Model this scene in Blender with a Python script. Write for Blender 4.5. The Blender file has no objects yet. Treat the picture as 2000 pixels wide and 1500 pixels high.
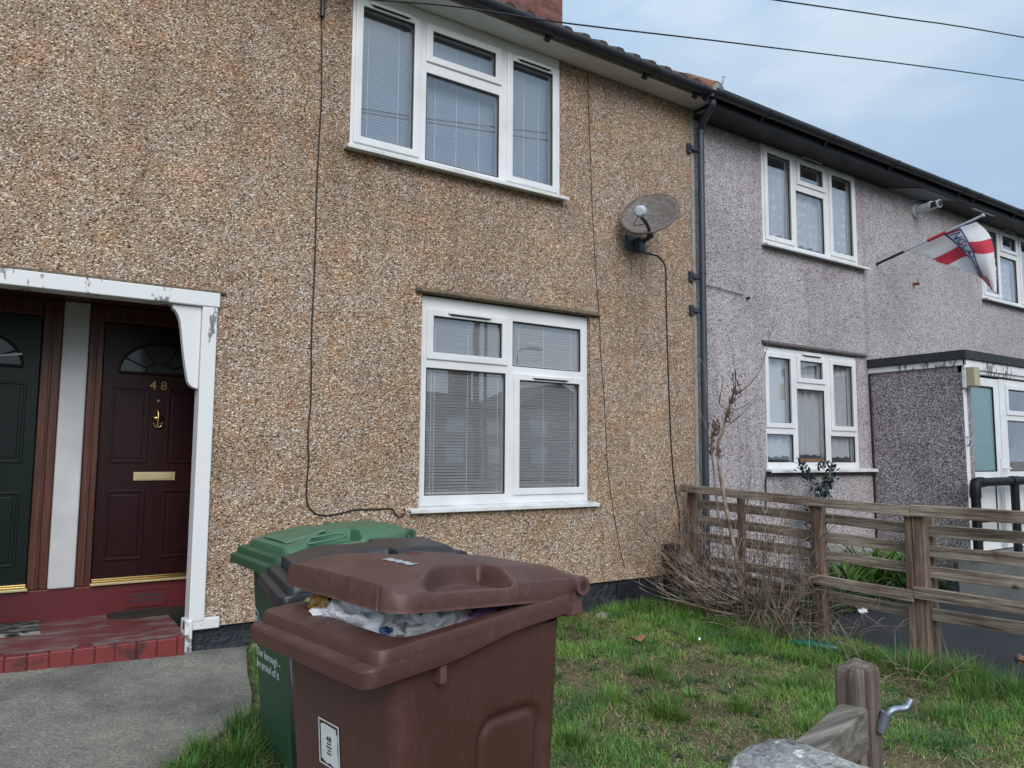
import bpy, math, random
import numpy as np
from mathutils import Vector, Matrix, noise as mnoise
random.seed(7); np.random.seed(7)
S = bpy.context.scene
COL = S.collection
PI = math.pi
def lerp(a, b, t): return a + (b - a) * t
def sm(x, a, b):
    t = min(1, max(0, (x - a) / (b - a))); return t * t * (3 - 2 * t)
def srgb(r, g, b):
    f = lambda c: c / 12.92 if c <= .04045 else ((c + .055) / 1.055) ** 2.4
    return (f(r / 255), f(g / 255), f(b / 255))

# ------------------------------------------------------------------ camera
CAM_R = Vector((0.8295153, -0.55844987, 0.00617366)); CAM_U = Vector((-0.05824866, -0.07551731, 0.99544173)); CAM_F = Vector((0.55543809, 0.82609375, 0.09517172))
CAM = Vector((0, 0, 1.40)); FPX = 1487.536
cd = bpy.data.cameras.new('camera'); co = bpy.data.objects.new('camera', cd); COL.objects.link(co)
cd.sensor_width = 36; cd.lens = FPX / 2000 * 36; cd.clip_start = .05; cd.clip_end = 3000
m = Matrix((CAM_R, CAM_U, -CAM_F)).transposed().to_4x4(); m.translation = CAM
co.matrix_world = m; S.camera = co
def sight(px, py): return CAM_R * (px - 1000) - CAM_U * (py - 750) + CAM_F * FPX
def atY(px, py, y):
    d = sight(px, py); return CAM + d * (y / d.y)
def atX(px, py, x):
    d = sight(px, py); return CAM + d * (x / d.x)

# ------------------------------------------------------------------ materials
def newmat(name):
    mt = bpy.data.materials.new(name); mt.use_nodes = True
    nt = mt.node_tree; b = nt.nodes['Principled BSDF']
    return mt, nt, b
def nd(nt, typ, **kw):
    n = nt.nodes.new(typ)
    for k, v in kw.items():
        if k.startswith('_'): n.inputs[k[1:].replace('_', ' ')].default_value = v
        else: setattr(n, k, v)
    return n
def ramp(nt, fac, stops, interp='LINEAR'):
    r = nt.nodes.new('ShaderNodeValToRGB'); cr = r.color_ramp; cr.interpolation = interp
    while len(cr.elements) > 1: cr.elements.remove(cr.elements[-1])
    cr.elements[0].position = stops[0][0]; cr.elements[0].color = (*stops[0][1], 1)
    for p, c in stops[1:]:
        e = cr.elements.new(p); e.color = (*c, 1)
    nt.links.new(fac, r.inputs['Fac']); return r.outputs['Color']
def coords(nt, scale=(1, 1, 1)):
    tc = nd(nt, 'ShaderNodeTexCoord'); mp = nd(nt, 'ShaderNodeMapping'); mp.inputs['Scale'].default_value = scale
    nt.links.new(tc.outputs['Object'], mp.inputs['Vector']); return mp.outputs['Vector']
def noise(nt, vec, scale, detail=4, rough=.55):
    n = nd(nt, 'ShaderNodeTexNoise'); n.inputs['Scale'].default_value = scale; n.inputs['Detail'].default_value = detail; n.inputs['Roughness'].default_value = rough
    nt.links.new(vec, n.inputs['Vector']); return n.outputs['Fac']
def mixc(nt, fac, a, b, mode='MIX'):
    n = nd(nt, 'ShaderNodeMix', data_type='RGBA', blend_type=mode)
    for sock, v in ((n.inputs[0], fac), (n.inputs[6], a), (n.inputs[7], b)):
        if hasattr(v, 'is_linked') or hasattr(v, 'node'): nt.links.new(v, sock)
        else: sock.default_value = (*v, 1) if isinstance(v, tuple) else v
    return n.outputs[2]
def bumpn(nt, b, h, strength=.3, dist=.01):
    n = nd(nt, 'ShaderNodeBump'); n.inputs['Strength'].default_value = strength; n.inputs['Distance'].default_value = dist
    nt.links.new(h, n.inputs['Height']); nt.links.new(n.outputs['Normal'], b.inputs['Normal']); return n
def pm(name, stops, rough=.5, scale=6, stretch=(1, 1, 1), detail=5, metal=0, spec=.5, bump=None, rvar=0, nrough=.55):
    """principled material whose colour runs over a noise ramp"""
    mt, nt, b = newmat(name)
    v = coords(nt, stretch)
    if len(stops) == 1: b.inputs['Base Color'].default_value = (*stops[0][1], 1)
    else:
        f = noise(nt, v, scale, detail, nrough); nt.links.new(ramp(nt, f, stops), b.inputs['Base Color'])
    b.inputs['Roughness'].default_value = rough; b.inputs['Metallic'].default_value = metal; b.inputs['Specular IOR Level'].default_value = spec
    if rvar:
        f2 = noise(nt, v, scale * 2.3, 5); mr = nd(nt, 'ShaderNodeMapRange'); nt.links.new(f2, mr.inputs[0])
        mr.inputs[1].default_value = .3; mr.inputs[2].default_value = .7; mr.inputs[3].default_value = rough - rvar; mr.inputs[4].default_value = rough + rvar
        nt.links.new(mr.outputs[0], b.inputs['Roughness'])
    if bump: bumpn(nt, b, noise(nt, v, bump[0], 6), bump[1], bump[2])
    return mt
def pebble(name, stops, scale, mortar, stain, tint2=None):
    mt, nt, b = newmat(name)
    v = coords(nt, (1, 1, 1.25))
    warp = nd(nt, 'ShaderNodeTexNoise'); warp.inputs['Scale'].default_value = 45; nt.links.new(v, warp.inputs['Vector'])
    vm = nd(nt, 'ShaderNodeVectorMath', operation='SCALE'); nt.links.new(warp.outputs['Color'], vm.inputs[0]); vm.inputs['Scale'].default_value = .012
    va = nd(nt, 'ShaderNodeVectorMath', operation='ADD'); nt.links.new(v, va.inputs[0]); nt.links.new(vm.outputs[0], va.inputs[1])
    vo = nd(nt, 'ShaderNodeTexVoronoi'); vo.inputs['Scale'].default_value = scale; nt.links.new(va.outputs[0], vo.inputs['Vector'])
    sp = nd(nt, 'ShaderNodeSeparateColor'); nt.links.new(vo.outputs['Color'], sp.inputs[0])
    c = ramp(nt, sp.outputs[0], stops, 'CONSTANT')
    # mortar between the stones
    ed = nd(nt, 'ShaderNodeMapRange'); nt.links.new(vo.outputs['Distance'], ed.inputs[0])
    ed.inputs[1].default_value = .50; ed.inputs[2].default_value = .72
    c = mixc(nt, ed.outputs[0], c, mortar)
    big = noise(nt, v, .9, 6, .6); st = ramp(nt, big, [(.3, stain), (.55, (1, 1, 1)), (.75, (1.06, 1.05, 1.03))])
    c = mixc(nt, 1.0, c, st, 'MULTIPLY')
    med = noise(nt, v, 7, 4); st2 = ramp(nt, med, [(.3, (.86, .85, .84)), (.6, (1, 1, 1))])
    c = mixc(nt, .8, c, st2, 'MULTIPLY')
    vs_ = coords(nt, (7, 7, .22)); sk_ = noise(nt, vs_, 1.0, 4, .6); sk2 = ramp(nt, sk_, [(.34, (.84, .83, .82)), (.48, (1, 1, 1))]); c = mixc(nt, .75, c, sk2, 'MULTIPLY')
    if tint2:
        dr = noise(nt, v, 3.3, 5, .6); dt = ramp(nt, dr, [(.36, (1.16, .98, .80)), (.52, (1, 1, 1)), (.66, (.95, .99, 1.06))]); c = mixc(nt, tint2, c, dt, 'MULTIPLY')
    nt.links.new(c, b.inputs['Base Color']); b.inputs['Roughness'].default_value = .75; b.inputs['Specular IOR Level'].default_value = .35
    inv = nd(nt, 'ShaderNodeMath', operation='SUBTRACT'); inv.inputs[0].default_value = 1; nt.links.new(vo.outputs['Distance'], inv.inputs[1])
    ad = nd(nt, 'ShaderNodeMath', operation='ADD'); nt.links.new(inv.outputs[0], ad.inputs[0]); nt.links.new(sp.outputs[1], ad.inputs[1])
    bumpn(nt, b, ad.outputs[0], .8, .008)
    return mt
M = {}
M['pebble_tan'] = pebble('tan_pebbledash', [(0, (.058, .040, .029)), (.14, (.24, .142, .088)), (.27, (.43, .262, .155)), (.36, (.46, .33, .232)), (.56, (.575, .428, .322)), (.68, (.35, .262, .205)), (.77, (.68, .555, .455)), (.88, (.93, .86, .79))], 100, (.40, .278, .192), (.82, .79, .76), .6)
M['pebble_grey'] = pebble('grey_pebbledash', [(0, (.07, .062, .070)), (.13, (.25, .225, .24)), (.30, (.53, .48, .495)), (.55, (.65, .595, .61)), (.80, (.78, .725, .74))], 92, (.58, .53, .54), (.82, .80, .80))
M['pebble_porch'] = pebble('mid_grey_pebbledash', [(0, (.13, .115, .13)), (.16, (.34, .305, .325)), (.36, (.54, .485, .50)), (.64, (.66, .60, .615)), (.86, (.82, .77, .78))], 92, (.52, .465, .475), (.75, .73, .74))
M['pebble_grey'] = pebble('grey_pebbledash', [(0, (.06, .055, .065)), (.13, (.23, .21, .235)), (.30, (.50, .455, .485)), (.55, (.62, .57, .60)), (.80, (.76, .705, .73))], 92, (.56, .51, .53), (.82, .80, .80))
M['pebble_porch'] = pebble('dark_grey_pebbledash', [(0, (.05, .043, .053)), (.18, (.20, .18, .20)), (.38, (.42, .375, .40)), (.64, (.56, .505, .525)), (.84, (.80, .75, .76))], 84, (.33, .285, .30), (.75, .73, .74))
M['brow'] = pm('weathered_render_edge', [(.3, (.07, .055, .035)), (.55, (.17, .13, .085)), (.75, (.26, .21, .15))], .9, 30, bump=(60, .6, .01))
M['brow_grey'] = pm('weathered_grey_edge', [(.3, (.06, .05, .05)), (.55, (.13, .11, .11)), (.75, (.22, .19, .19))], .9, 30, bump=(60, .6, .01))
M['upvc'] = pm('white_upvc', [(.3, (.70, .71, .72)), (.6, (.80, .81, .82))], .32, 3, rvar=.06)
M['gasket'] = pm('black_gasket', [(0, (.015, .015, .018))], .6)
M['sill_white'] = pm('white_sill', [(.25, (.50, .49, .47)), (.5, (.74, .75, .75)), (.8, (.80, .81, .82))], .38, 5, stretch=(1, 1, 4))
M['soffit_white'] = pm('white_soffit', [(.2, (.55, .54, .53)), (.5, (.74, .74, .74))], .45, 3, stretch=(.5, 2, 2))
M['black_pvc'] = pm('black_pvc', [(.3, (.014, .015, .019)), (.7, (.03, .032, .04))], .38, 5, rvar=.08)
M['pipe_grey'] = pm('grey_black_pipe', [(.3, (.030, .036, .055)), (.7, (.052, .060, .085))], .42, 4, stretch=(3, 3, .6))
M['dark_soffit'] = pm('dark_soffit_board', [(.3, (.006, .007, .010)), (.7, (.014, .015, .020))], .5, 3, stretch=(.4, 3, 3))
M['soffit_patch'] = pm('grey_soffit_board', [(.3, (.17, .19, .20)), (.7, (.22, .24, .25))], .5, 3)
M['tile'] = pm('dark_roof_tile', [(.3, (.035, .025, .024)), (.6, (.075, .05, .045)), (.8, (.11, .08, .07))], .8, 9, bump=(60, .3, .005))
M['tile_orange'] = pm('orange_ridge_tile', [(.3, (.16, .06, .035)), (.6, (.30, .12, .07)), (.8, (.34, .18, .12))], .8, 9, bump=(60, .3, .005))
M['cement'] = pm('cement', [(.3, (.22, .21, .19)), (.7, (.38, .37, .34))], .9, 14, bump=(60, .4, .005))
M['plinth'] = pm('black_painted_plinth', [(.30, (.014, .016, .022)), (.62, (.030, .034, .046)), (.74, (.07, .075, .085)), (.82, (.22, .22, .21))], .55, 13, detail=8, bump=(24, .9, .03))
def flaky(name, base, under, lo, hi, rough=.5, scale=14, stretch=(1, 1, .45), bare=.08):
    mt, nt, b = newmat(name); v = coords(nt, stretch)
    f = noise(nt, v, scale, 9, .66); g = noise(nt, v, 2.2, 3)
    ad = nd(nt, 'ShaderNodeMath', operation='MULTIPLY'); nt.links.new(f, ad.inputs[0]); nt.links.new(g, ad.inputs[1])
    k = ramp(nt, ad.outputs[0], [(lo, (0, 0, 0)), (hi, (1, 1, 1))])
    fine = noise(nt, v, 60, 3); u = ramp(nt, fine, [(.3, tuple(x * .6 for x in under)), (.7, under)])
    nt.links.new(mixc(nt, k, base, u), b.inputs['Base Color']); b.inputs['Roughness'].default_value = rough
    bumpn(nt, b, k, -.35, .003); return mt
M['paint_white'] = flaky('flaking_white_paint', (.74, .75, .76), (.26, .25, .25), .290, .305)
M['pier_white'] = pm('white_painted_plaster', [(.3, (.52, .525, .54)), (.7, (.62, .625, .64))], .6, 5, bump=(30, .15, .01))
M['dark_wall'] = pm('darkened_recess_wall', [(.3, (.055, .03, .025)), (.7, (.08, .045, .035))], .6, 5)  # unseen recess walls coloured dark to cut bounced light and deepen the shade
M['maroon'] = pm('maroon_door_paint', [(.3, (.017, .0035, .005)), (.7, (.024, .005, .0065))], .36, 4, stretch=(8, 8, 1), spec=.3, bump=(9, .06, .003))
M['green_door'] = pm('dark_green_door_paint', [(.3, (.003, .011, .010)), (.7, (.0045, .015, .014))], .36, 4, stretch=(8, 8, 1), spec=.3, bump=(9, .06, .003))
M['frame_wood'] = pm('brown_stained_frame', [(.25, (.035, .011, .007)), (.5, (.085, .026, .014)), (.75, (.15, .052, .028))], .42, 6, stretch=(9, 9, .5), detail=6)
M['brass'] = pm('brass', [(0, (.62, .46, .20))], .28, metal=1)
M['brass_pale'] = pm('pale_brass', [(.3, (.60, .49, .26)), (.7, (.70, .60, .36))], .42, 5, metal=.65)
M['red_step'] = flaky('worn_red_step_paint', (.17, .040, .042), (.27, .21, .20), .21, .33, .42, 7, (1, 3.2, 2))
M['red_base'] = flaky('red_wall_paint', (.115, .016, .018), (.30, .22, .20), .39, .40, .45, 16, (1, 1, 1))
M['red_brick'] = flaky('red_painted_brick', (.20, .034, .034), (.10, .035, .030), .30, .36, .5, 11, (1, 1, 1))
M['mat_brown'] = pm('brown_doormat', [(.3, (.018, .015, .012)), (.7, (.045, .038, .030))], .95, 90, bump=(200, .8, .01))
M['mat_grey'] = pm('patterned_doormat', [(.42, (.012, .012, .012)), (.50, (.04, .04, .04)), (.56, (.30, .30, .28))], .95, 24, stretch=(.5, 2, 1), bump=(200, .8, .01))
M['interior'] = pm('dim_room_wall', [(0, (.62, .62, .64))], .9)
M['blind'] = pm('white_blind_slat', [(.3, (.88, .89, .90)), (.7, (.91, .92, .93))], .4, 3)
M['blind_sky_tint'] = pm('sky_tinted_blind_slat', [(.3, (.54, .62, .72)), (.7, (.60, .68, .78))], .45, 3)  # bluish, darker slats stand in for sky reflected in the upstairs panes
M['terracotta'] = pm('terracotta', [(0, (.35, .14, .05))], .8)
# glass: clear sheet with a fresnel reflection
def glass(name, f0, gain, tint, rough=.0):
    mt = bpy.data.materials.new(name); mt.use_nodes = True; nt = mt.node_tree; nt.nodes.clear()
    o = nd(nt, 'ShaderNodeOutputMaterial'); mx = nd(nt, 'ShaderNodeMixShader'); lw = nd(nt, 'ShaderNodeLayerWeight'); lw.inputs['Blend'].default_value = .5
    pw = nd(nt, 'ShaderNodeMath', operation='POWER'); nt.links.new(lw.outputs['Facing'], pw.inputs[0]); pw.inputs[1].default_value = 3.0
    ml = nd(nt, 'ShaderNodeMath', operation='MULTIPLY_ADD'); nt.links.new(pw.outputs[0], ml.inputs[0]); ml.inputs[1].default_value = gain; ml.inputs[2].default_value = f0
    t = nd(nt, 'ShaderNodeBsdfTransparent'); t.inputs['Color'].default_value = (*tint, 1)
    g = nd(nt, 'ShaderNodeBsdfGlossy'); g.inputs['Roughness'].default_value = rough; g.inputs['Color'].default_value = (1, 1, 1, 1)
    nt.links.new(ml.outputs[0], mx.inputs[0]); nt.links.new(t.outputs[0], mx.inputs[1]); nt.links.new(g.outputs[0], mx.inputs[2]); nt.links.new(mx.outputs[0], o.inputs['Surface'])
    v = coords(nt); n = noise(nt, v, 1.3, 2); bp = nd(nt, 'ShaderNodeBump'); bp.inputs['Strength'].default_value = .05; bp.inputs['Distance'].default_value = .02
    nt.links.new(n, bp.inputs['Height']); nt.links.new(bp.outputs[0], g.inputs['Normal'])
    return mt
M['glass'] = glass('window_glass', .115, .75, (.985, .99, 1))
M['frost'] = pm('patterned_glass', [(.4, (.16, .25, .28)), (.6, (.22, .33, .36))], .18, 60, bump=(90, .35, .004))
def netmat(name, col, trans, pat):
    mt = bpy.data.materials.new(name); mt.use_nodes = True; nt = mt.node_tree; nt.nodes.clear()
    o = nd(nt, 'ShaderNodeOutputMaterial'); d = nd(nt, 'ShaderNodeBsdfDiffuse'); d.inputs['Color'].default_value = (*col, 1)
    tl = nd(nt, 'ShaderNodeBsdfTranslucent'); tl.inputs['Color'].default_value = (*col, 1)
    a = nd(nt, 'ShaderNodeMixShader'); a.inputs[0].default_value = .35; nt.links.new(d.outputs[0], a.inputs[1]); nt.links.new(tl.outputs[0], a.inputs[2])
    t = nd(nt, 'ShaderNodeBsdfTransparent'); mx = nd(nt, 'ShaderNodeMixShader')
    v = coords(nt, (1, 0, 1)); vo = nd(nt, 'ShaderNodeTexVoronoi'); vo.inputs['Scale'].default_value = 9; vo.inputs['Randomness'].default_value = .25; nt.links.new(v, vo.inputs['Vector'])
    r = ramp(nt, vo.outputs['Distance'], [(.0, (trans * pat,) * 3), (.22, (trans * pat,) * 3), (.30, (trans,) * 3), (.42, (trans,) * 3)])
    nt.links.new(r, mx.inputs[0]); nt.links.new(a.outputs[0], mx.inputs[1]); nt.links.new(t.outputs[0], mx.inputs[2]); nt.links.new(mx.outputs[0], o.inputs['Surface'])
    return mt
M['lace'] = netmat('white_lace', (.86, .89, .91), .24, .2)
M['net'] = netmat('net_curtain', (.90, .95, .97), .09, .9)
def plastic(name, a, b_, dust, rough=.42):
    mt, nt, b = newmat(name); v = coords(nt)
    f = noise(nt, v, 3.5, 8, .62); c = ramp(nt, f, [(.3, a), (.7, b_)])
    vs = coords(nt, (14, 14, 1.2)); f2 = noise(nt, vs, 5, 6, .6); k = ramp(nt, f2, [(.58, (0, 0, 0)), (.84, (.26, .26, .26))])
    c = mixc(nt, k, c, dust)
    f3 = noise(nt, v, 130, 3); k3 = ramp(nt, f3, [(.69, (0, 0, 0)), (.74, (.4, .4, .4))]); c = mixc(nt, k3, c, dust)
    geo = nd(nt, 'ShaderNodeNewGeometry'); sx = nd(nt, 'ShaderNodeSeparateXYZ'); nt.links.new(geo.outputs['True Normal'], sx.inputs[0])
    f4 = noise(nt, v, 9, 7, .65); up = nd(nt, 'ShaderNodeMath', operation='MULTIPLY'); nt.links.new(sx.outputs[2], up.inputs[0]); nt.links.new(f4, up.inputs[1])
    k4 = ramp(nt, up.outputs[0], [(.34, (0, 0, 0)), (.70, (.32, .32, .32))]); c = mixc(nt, k4, c, dust)   # grit that has settled on the flat tops
    f5 = noise(nt, v, 34, 5); pt_ = nd(nt, 'ShaderNodeMath', operation='MULTIPLY_ADD'); nt.links.new(f5, pt_.inputs[0]); pt_.inputs[1].default_value = .06; nt.links.new(geo.outputs['Pointiness'], pt_.inputs[2])
    k5 = ramp(nt, pt_.outputs[0], [(.555, (0, 0, 0)), (.60, (.35, .35, .35))]); c = mixc(nt, k5, c, dust)   # rubbed edges
    vx = coords(nt, (5, 5, 5)); wv = nd(nt, 'ShaderNodeTexVoronoi', feature='DISTANCE_TO_EDGE'); wv.inputs['Scale'].default_value = 1.1; nt.links.new(vx, wv.inputs['Vector'])
    k6 = ramp(nt, wv.outputs['Distance'], [(.0, (.45, .45, .45)), (.006, (0, 0, 0))]); c = mixc(nt, mixc(nt, 1.0, k6, ramp(nt, f3, [(.5, (0, 0, 0)), (.6, (1, 1, 1))]), 'MULTIPLY'), c, dust)   # scratches
    nt.links.new(c, b.inputs['Base Color'])
    r = ramp(nt, f, [(.3, (rough - .07,) * 3), (.7, (rough + .12,) * 3)]); nt.links.new(r, b.inputs['Roughness'])
    bumpn(nt, b, noise(nt, v, 260, 3), .12, .002); return mt
M['bin_brown'] = plastic('brown_bin_plastic', (.062, .0235, .0170), (.082, .0310, .0230), (.21, .125, .11), .46)
M['bin_green'] = plastic('green_bin_plastic', (.022, .070, .034), (.028, .084, .042), (.12, .19, .13), .5)
M['lid_green'] = plastic('green_lid_plastic', (.040, .125, .062), (.050, .145, .075), (.19, .27, .20))
M['bin_black'] = plastic('black_bin_plastic', (.010, .012, .017), (.016, .018, .025), (.075, .08, .095), .36)
M['rubber'] = pm('black_rubber', [(0, (.012, .012, .012))], .7)
M['decal'] = pm('white_print', [(.3, (.42, .45, .48)), (.6, (.62, .66, .70))], .55, 40)
M['decal_dark'] = pm('dark_print', [(0, (.03, .03, .04))], .6)
M['sticker'] = pm('weathered_paper_label', [(.3, (.55, .60, .60)), (.7, (.70, .74, .74))], .6, 18)
M['bag_white'] = pm('crumpled_white_bag', [(.3, (.80, .82, .86)), (.60, (.88, .89, .92)), (.70, (.62, .68, .82))], .42, 7, bump=(22, .5, .02))
M['packet'] = pm('yellow_brown_packet', [(.3, (.25, .10, .01)), (.5, (.45, .22, .02)), (.65, (.55, .42, .20))], .35, 30, bump=(50, .4, .01))
M['foil'] = pm('silver_yellow_foil', [(.35, (.30, .30, .24)), (.5, (.55, .48, .20)), (.65, (.75, .74, .66))], .35, 26, metal=.3, bump=(40, .6, .015))
M['blue_bag'] = pm('blue_printed_bag', [(.4, (.03, .06, .25)), (.6, (.20, .30, .55))], .4, 12, bump=(40, .5, .01))
M['clear_bag'] = pm('grey_film_bag', [(.35, (.13, .15, .20)), (.5, (.30, .33, .40)), (.65, (.55, .58, .65))], .25, 14, bump=(40, .8, .02))
M['lilac'] = pm('lilac_plastic', [(.3, (.42, .26, .62)), (.7, (.52, .36, .72))], .35, 8)
M['pink'] = pm('pink_plastic', [(0, (.60, .22, .30))], .4)
M['concrete_path'] = None
def groundmat(name, layers, bumps, rough=.9):
    mt, nt, b = newmat(name); v = coords(nt); c = None
    for sc, det, stops, mode, fac in layers:
        k = ramp(nt, noise(nt, v, sc, det, .62), stops)
        c = k if c is None else mixc(nt, fac, c, k, mode)
    nt.links.new(c, b.inputs['Base Color']); b.inputs['Roughness'].default_value = rough
    bumpn(nt, b, noise(nt, v, bumps[0], 8), bumps[1], bumps[2]); return mt
M['concrete_path'] = groundmat('worn_concrete', [(.9, 6, [(.34, (.11, .108, .115)), (.46, (.22, .212, .19)), (.64, (.32, .305, .26))], 'MIX', 1), (9, 6, [(.3, (.72, .72, .75)), (.6, (1, 1, 1))], 'MULTIPLY', .9), (75, 5, [(.32, (.50, .49, .48)), (.52, (1, 1, 1)), (.68, (1.6, 1.55, 1.5))], 'MULTIPLY', .9)], (60, .6, .008), .85)
M['asphalt'] = groundmat('dark_asphalt', [(2, 5, [(.3, (.014, .016, .022)), (.7, (.030, .032, .040))], 'MIX', 1), (140, 3, [(.35, (.6, .6, .6)), (.6, (1, 1, 1)), (.74, (2.2, 2.2, 2.2))], 'MULTIPLY', .9)], (160, .5, .006), .85)
M['soil'] = groundmat('soil_and_thatch', [(3.2, 6, [(.34, (.050, .072, .022)), (.50, (.085, .085, .040)), (.64, (.17, .135, .085))], 'MIX', 1), (38, 8, [(.32, (.35, .32, .30)), (.52, (1, 1, 1)), (.72, (1.8, 1.7, 1.5))], 'MULTIPLY', .95)], (45, .9, .03), .95)
M['ramp_concrete'] = groundmat('pale_concrete', [(2, 5, [(.3, (.20, .20, .19)), (.7, (.34, .34, .33))], 'MIX', 1), (40, 4, [(.3, (.75, .75, .75)), (.6, (1, 1, 1))], 'MULTIPLY', .8)], (60, .4, .006), .9)
def wood(name, axis, cols, rough=.85):
    mt, nt, b = newmat(name)
    s = {'x': (.7, 15, 15), 'y': (15, .7, 15), 'z': (15, 15, .7)}[axis]
    v = coords(nt, s); f = noise(nt, v, 3.2, 9, .68); c = ramp(nt, f, [(.30, cols[0]), (.47, cols[1]), (.60, cols[2]), (.74, cols[3])])
    v2 = coords(nt); g = noise(nt, v2, 2.6, 5); k = ramp(nt, g, [(.32, (.55, .47, .42)), (.5, (1, 1, 1)), (.7, (1.12, 1.12, 1.08))])
    c = mixc(nt, .9, c, k, 'MULTIPLY')
    vo = nd(nt, 'ShaderNodeTexVoronoi'); vo.inputs['Scale'].default_value = 2.4; nt.links.new(v2, vo.inputs['Vector'])
    kn = ramp(nt, vo.outputs['Distance'], [(.03, (.30, .26, .24)), (.075, (1, 1, 1))]); c = mixc(nt, 1, c, kn, 'MULTIPLY')
    nt.links.new(c, b.inputs['Base Color']); b.inputs['Roughness'].default_value = rough; b.inputs['Specular IOR Level'].default_value = .25
    bumpn(nt, b, f, .9, .012); return mt
WC = [(.060, .046, .036), (.26, .21, .165), (.44, .375, .31), (.62, .56, .49)]
WR = [(.055, .033, .025), (.17, .115, .088), (.27, .20, .16), (.40, .33, .28)]
M['rail_wood'] = wood('weathered_rail_wood', 'y', WC)
M['rail_wood_x'] = wood('weathered_gate_wood', 'x', [(.05, .044, .038), (.16, .14, .12), (.25, .225, .20), (.40, .37, .335)])
M['post_wood'] = wood('weathered_post_wood', 'z', WR)
M['gate_wood'] = wood('weathered_gate_post_wood', 'z', [(.050, .036, .030), (.15, .115, .098), (.23, .19, .168), (.42, .39, .365)])
M['twig'] = pm('dry_twig', [(.3, (.085, .052, .038)), (.48, (.20, .142, .108)), (.66, (.40, .33, .27))], .85, 9)
M['twig_red'] = pm('brown_dead_flower', [(.3, (.075, .038, .026)), (.7, (.17, .095, .065))], .9, 12)
M['straw'] = pm('dead_straw', [(.3, (.22, .17, .10)), (.7, (.42, .36, .26))], .8, 6)
M['wire_black'] = pm('black_wire', [(0, (.012, .012, .013))], .6)
M['wire_dark'] = pm('cable_brown', [(0, (.018, .013, .012))], .6)
M['galv'] = pm('galvanised_steel', [(.3, (.22, .26, .32)), (.7, (.36, .41, .48))], .38, 20, metal=.75, rvar=.1)
M['black_metal'] = pm('black_painted_tube', [(0, (.007, .007, .009))], .5, spec=.3)
M['dish'] = pm('dusty_mesh_dish', [(.25, (.085, .075, .070)), (.5, (.15, .13, .12)), (.75, (.24, .22, .205))], .6, 28, detail=8, bump=(220, .3, .004))
M['lnb'] = pm('pale_grey_plastic', [(.3, (.42, .46, .52)), (.7, (.56, .60, .66))], .4, 20)
M['arm'] = pm('dark_grey_metal', [(0, (.022, .025, .032))], .5)
M['bracket'] = pm('slate_blue_metal', [(0, (.055, .075, .10))], .5)
M['lamp_plastic'] = pm('yellowed_plastic', [(.3, (.34, .30, .19)), (.7, (.46, .42, .29))], .4, 8)
M['felt'] = pm('roof_felt', [(.3, (.018, .022, .026)), (.7, (.045, .050, .056))], .9, 25, bump=(120, .5, .006))
M['flue_white'] = pm('white_flue_plastic', [(.3, (.58, .60, .62)), (.7, (.70, .72, .74))], .4, 6)
M['stone_grey'] = groundmat('lichened_concrete', [(5, 6, [(.30, (.12, .12, .125)), (.45, (.27, .27, .27)), (.62, (.36, .35, .33)), (.75, (.30, .26, .18))], 'MIX', 1), (30, 5, [(.34, (.45, .45, .48)), (.46, (1, 1, 1)), (.57, (1, 1, 1)), (.62, (2.1, 2.1, 2.0))], 'MULTIPLY', 1), (120, 4, [(.32, (.55, .54, .52)), (.5, (1, 1, 1)), (.68, (1.4, 1.4, 1.4))], 'MULTIPLY', .9)], (45, .8, .01), .9)
M['conifer'] = pm('blue_green_needles', [(.3, (.012, .035, .034)), (.7, (.028, .068, .060))], .7, 8)
M['strap'] = pm('green_strap_leaf', [(.3, (.05, .12, .018)), (.7, (.10, .20, .035))], .45, 6)
M['strap_dark'] = pm('dark_leaf', [(.3, (.018, .045, .020)), (.7, (.035, .075, .03))], .5, 6)
M['leaf_brown'] = pm('dry_brown_leaf', [(.3, (.22, .10, .06)), (.7, (.36, .19, .12))], .8, 20)
M['bottle_green'] = pm('green_plastic', [(.3, (.006, .085, .055)), (.7, (.012, .13, .085))], .3, 6)
M['litter'] = pm('blue_white_wrapper', [(.40, (.06, .20, .50)), (.50, (.18, .36, .60)), (.58, (.48, .50, .50))], .5, 11)
M['meter'] = pm('dark_brown_box', [(0, (.030, .015, .015))], .5)
M['brick'] = None
def brickmat():
    mt, nt, b = newmat('red_brick'); tc = nd(nt, 'ShaderNodeTexCoord'); sp = nd(nt, 'ShaderNodeSeparateXYZ'); nt.links.new(tc.outputs['Object'], sp.inputs[0])
    ad = nd(nt, 'ShaderNodeMath', operation='ADD'); nt.links.new(sp.outputs[0], ad.inputs[0]); nt.links.new(sp.outputs[1], ad.inputs[1])
    cb = nd(nt, 'ShaderNodeCombineXYZ'); nt.links.new(ad.outputs[0], cb.inputs[0]); nt.links.new(sp.outputs[2], cb.inputs[1])
    br = nd(nt, 'ShaderNodeTexBrick'); nt.links.new(cb.outputs[0], br.inputs['Vector']); br.inputs['Scale'].default_value = 1; br.inputs['Brick Width'].default_value = .225; br.inputs['Row Height'].default_value = .075; br.inputs['Mortar Size'].default_value = .006
    br.inputs['Color1'].default_value = (.17, .06, .048, 1); br.inputs['Color2'].default_value = (.26, .105, .085, 1); br.inputs['Mortar'].default_value = (.13, .10, .09, 1)
    v = coords(nt); k = ramp(nt, noise(nt, v, 12, 6), [(.3, (.5, .5, .5)), (.6, (1, 1, 1)), (.8, (1.3, 1.2, 1.2))])
    nt.links.new(mixc(nt, .9, br.outputs['Color'], k, 'MULTIPLY'), b.inputs['Base Color']); b.inputs['Roughness'].default_value = .9
    bumpn(nt, b, br.outputs['Fac'], -.6, .012); return mt
M['brick'] = brickmat()
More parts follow.
